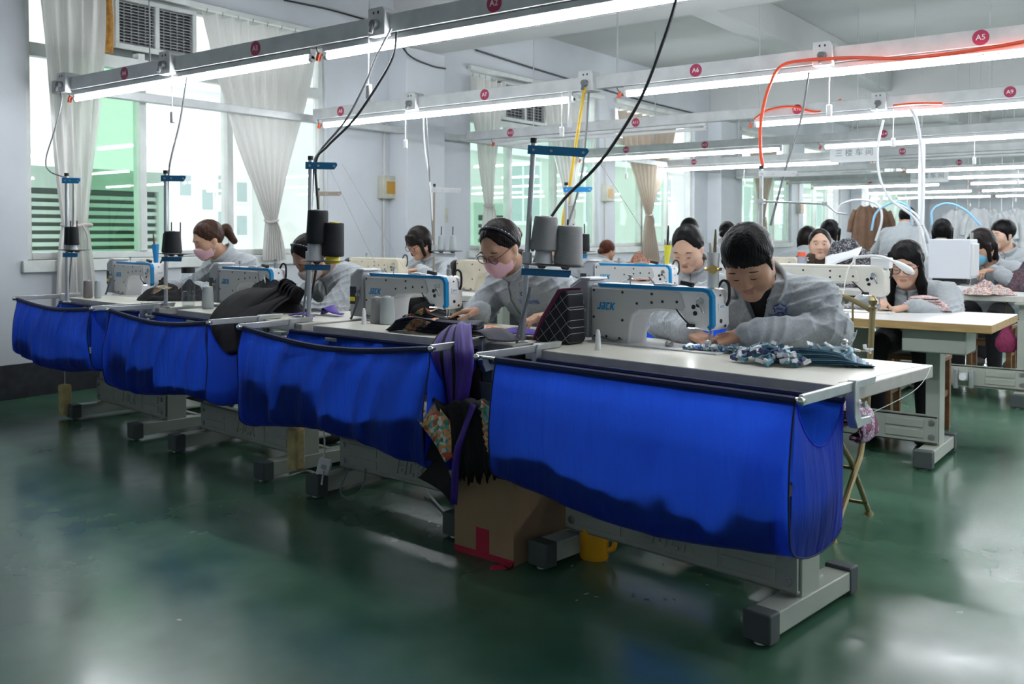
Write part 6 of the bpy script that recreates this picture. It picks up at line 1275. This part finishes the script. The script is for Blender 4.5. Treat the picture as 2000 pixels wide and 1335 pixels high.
        V, Fq = surf(l, (-.45, -.85, .04), (.45, .35, Pv.z+.2), .018); np_obj('trousers', V, Fq, [M_PANT], root)
    return root
# wooden stools under the workers
M_WOODS = mat('stool_wood', (.22, .11, .045), .5, var=.3, vscale=5, stretch=(1, 1, 6))
def stool(label, x, y, h=.46):
    t = thing('wooden_stool', label, 'stool', (x, y, 0), 0, 'wooden stools under the workers')
    mb = MB(); mb.box((-.17, -.13, h-.03), (.17, .13, h)); mb.build('seat', M_WOODS, t, bevel=.006)
    for sx in (-1, 1):
        for sy in (-1, 1):
            mb = MB(); mb.box((sx*.145-.02, sy*.105-.02, 0), (sx*.145+.02, sy*.105+.02, h-.03)); mb.build('leg', M_WOODS, t, bevel=.003)
        mb = MB(); mb.box((sx*.145-.012, -.09, h*.45), (sx*.145+.012, .09, h*.45+.035)); mb.build('rail', M_WOODS, t)
    for sy in (-1, 1): mb = MB(); mb.box((-.13, sy*.105-.012, h*.62), (.13, sy*.105+.012, h*.62+.035)); mb.build('rail', M_WOODS, t)
    return t
def W_(px, py, Y): return at_y(px, py, Y)
person('worker with short black hair bent over the nearest sewing machine', at_y(1463, 513, 3.30), D(9), D(37),
       [(at_y(1352, 652, 3.33), (.85, -.5, -.12), (.1, -.3, 1)), (at_y(1452, 652, 3.24), (-.85, -.40, -.30), (-.1, -.6, .85))],
       roll=D(-6), pelvis=(-1.34, 3.83, .58), torso_yaw=D(-4), style='short', skin=1, res=.0042, collar='open', chain=True, scale=1.08, hscale=1.05, shw=.185, elbows=[at_y(1306, 630, 3.52), at_y(1622, 648, 3.46)], hcurl=(.35, .75), fat=1.13, ankles=[None, (-1.12, 3.16, .1)])
person('worker with glasses, pink face mask and beaded hairband at the third machine', at_y(977, 483, 3.47), D(-4), D(31),
       [(at_y(940, 603, 3.43), (-.75, -.5, -.12), (0, 0, 1)), (at_y(1085, 612, 3.38), (-.55, -.75, -.12), (0, 0, 1))],
       pelvis=(-2.52, 3.92, .58), torso_yaw=D(-16), style='headband', hair='dark', skin=0, mask=M_PINKM, glasses=True, band=True, res=.0045, scale=1.06, hscale=1.04, hcurl=(.25, .35))
person('worker with hairband and mask bowed over the black fabric at the second machine', at_y(606, 502, 3.58), D(-12), D(42),
       [(Vector((-4.42, 3.5, .84)), (-.3, -.9, -.1), (0, 0, 1)), (Vector((-4.18, 3.44, .83)), (-.95, -.25, -.15), (0, 0, 1))],
       pelvis=(-4.0, 4.02, .58), torso_yaw=D(-14), style='headband', hair='dark', skin=1, mask=M_GREYM, band=True, res=.0055, scale=1.08, hscale=1.05)
person('worker with brown ponytail and pink face mask by the near window', at_y(407, 468, 3.80), D(-16), D(24),
       [(Vector((-5.68, 3.66, .84)), (-.3, -.9, -.2), (0, 0, 1)), (Vector((-5.40, 3.62, .84)), (-.6, -.7, -.2), (0, 0, 1))],
       pelvis=(-5.36, 4.2, .58), style='ponytail', hair='brown', skin=0, mask=M_PINKM, res=.006, scale=1.05, hscale=1.04)
for i, (x, y, lb) in enumerate(((-2.52, 3.95, 'wooden stool under the worker with glasses'), (-4.0, 4.05, 'wooden stool under the bowed worker'), (-5.36, 4.22, 'wooden stool under the worker with the brown ponytail'))): stool(lb, x, y)
# ---- farther rows
def sit(label, px, py, Y, yaw=0, pitch=20, ty=None, reach=.42, hz=.84, gap=.13, res=.009, stl=True, **k):
    h = at_y(px, py, Y); tyr = D(ty if ty is not None else (yaw*.3 if abs(yaw) < 90 else yaw))
    side = Vector((math.cos(tyr), math.sin(tyr), 0)); fw = Vector((math.sin(tyr), -math.cos(tyr), 0))
    pel = h-fw*.30; pel.z = k.pop('pz', .59); hands = []
    for q in (-1, 1): w = pel+fw*reach+side*q*gap; w.z = hz; hands.append((w, fw-side*q*.6-Vector((0, 0, .15)), (0, 0, 1)))
    hw = k.pop('hw', None)
    if hw: hands = hw
    p = person(label, h, D(yaw), D(pitch), hands, pelvis=pel, torso_yaw=tyr, res=res, **k)
    if stl: stool('wooden stool under the '+' '.join(label.split()[:11]), pel.x, pel.y, .46)
    return p
sit('worker with dark bob and glasses bent over the beige machine by the pillar', 818, 474, 5.85, -10, 28, style='bob', hair='dark', glasses=True, res=.008, hscale=1.08, hz=.90)
sit('worker partly hidden behind the grey thread cones', 1093, 478, 5.85, -5, 25, style='tied', hair='dark', res=.010)
sit('young worker with tied black hair looking down at the second row white machine', 1343, 485, 5.62, 6, 30, style='tied', hair='black', skin=2, res=.0065, hscale=1.2)
sit('worker with long black hair and glasses at the wood edged table', 1770, 515, 5.72, 0, 17, style='long', hair='black', skin=2, glasses=True, res=.0062, hscale=1.07, scale=1.1, hw=[(at_y(1718, 585, 5.45), (.2, -.9, -.35), (0, 0, 1)), (at_y(1778, 598, 5.42), (-.85, -.5, -.2), (0, -.1, 1))])
sit('worker in a brown scarf looking toward the viewer', 1601, 478, 7.95, 20, -4, style='tied', hair='dark', skin=2, open_eyes=True, scarf=True, res=.008, hscale=1.1)
sit('worker with dark bob and blue face mask beside the white box machine', 1916, 482, 8.1, -22, 20, style='bob', hair='dark', mask=M_BLUEM, res=.009, hz=.92, hscale=1.12)
sit('worker with short black hair at the far right, turned to the left', 1957, 459, 9.2, -38, 4, style='short', hair='black', skin=2, open_eyes=True, res=.010, hscale=1.05)
sit('worker seen from behind with black hair, behind the scarf worker', 1622, 453, 10.2, 170, 10, style='bobback', hair='black', res=.013, logo=False)
sit('worker seen from behind at the left shoulder of the scarf worker', 1578, 468, 9.3, 185, 12, style='bobback', hair='dark', res=.013, logo=False)
sit('worker whose black hair rises behind the young second row worker', 1346, 453, 8.2, 10, 20, style='tied', hair='black', res=.013, logo=False)
sit('worker seen from behind wearing a red plaid scarf', 1422, 455, 10.2, 175, 10, style='bun', hair='black', res=.013, logo=False)
sit('standing worker seen from behind beyond the long haired worker', 1772, 428, 11.5, 180, 25, style='short', hair='black', res=.013, logo=False, pz=.92, stand_=True, stl=False, hz=1.1)
sit('worker with a black bob seen from behind beyond the white box machine', 1841, 452, 10.6, 180, 5, style='bobback', hair='black', res=.013, logo=False)
sit('worker with reddish bun seen from behind near the windows', 1187, 489, 10.4, 160, 12, style='bun', hair='red', res=.013, logo=False)
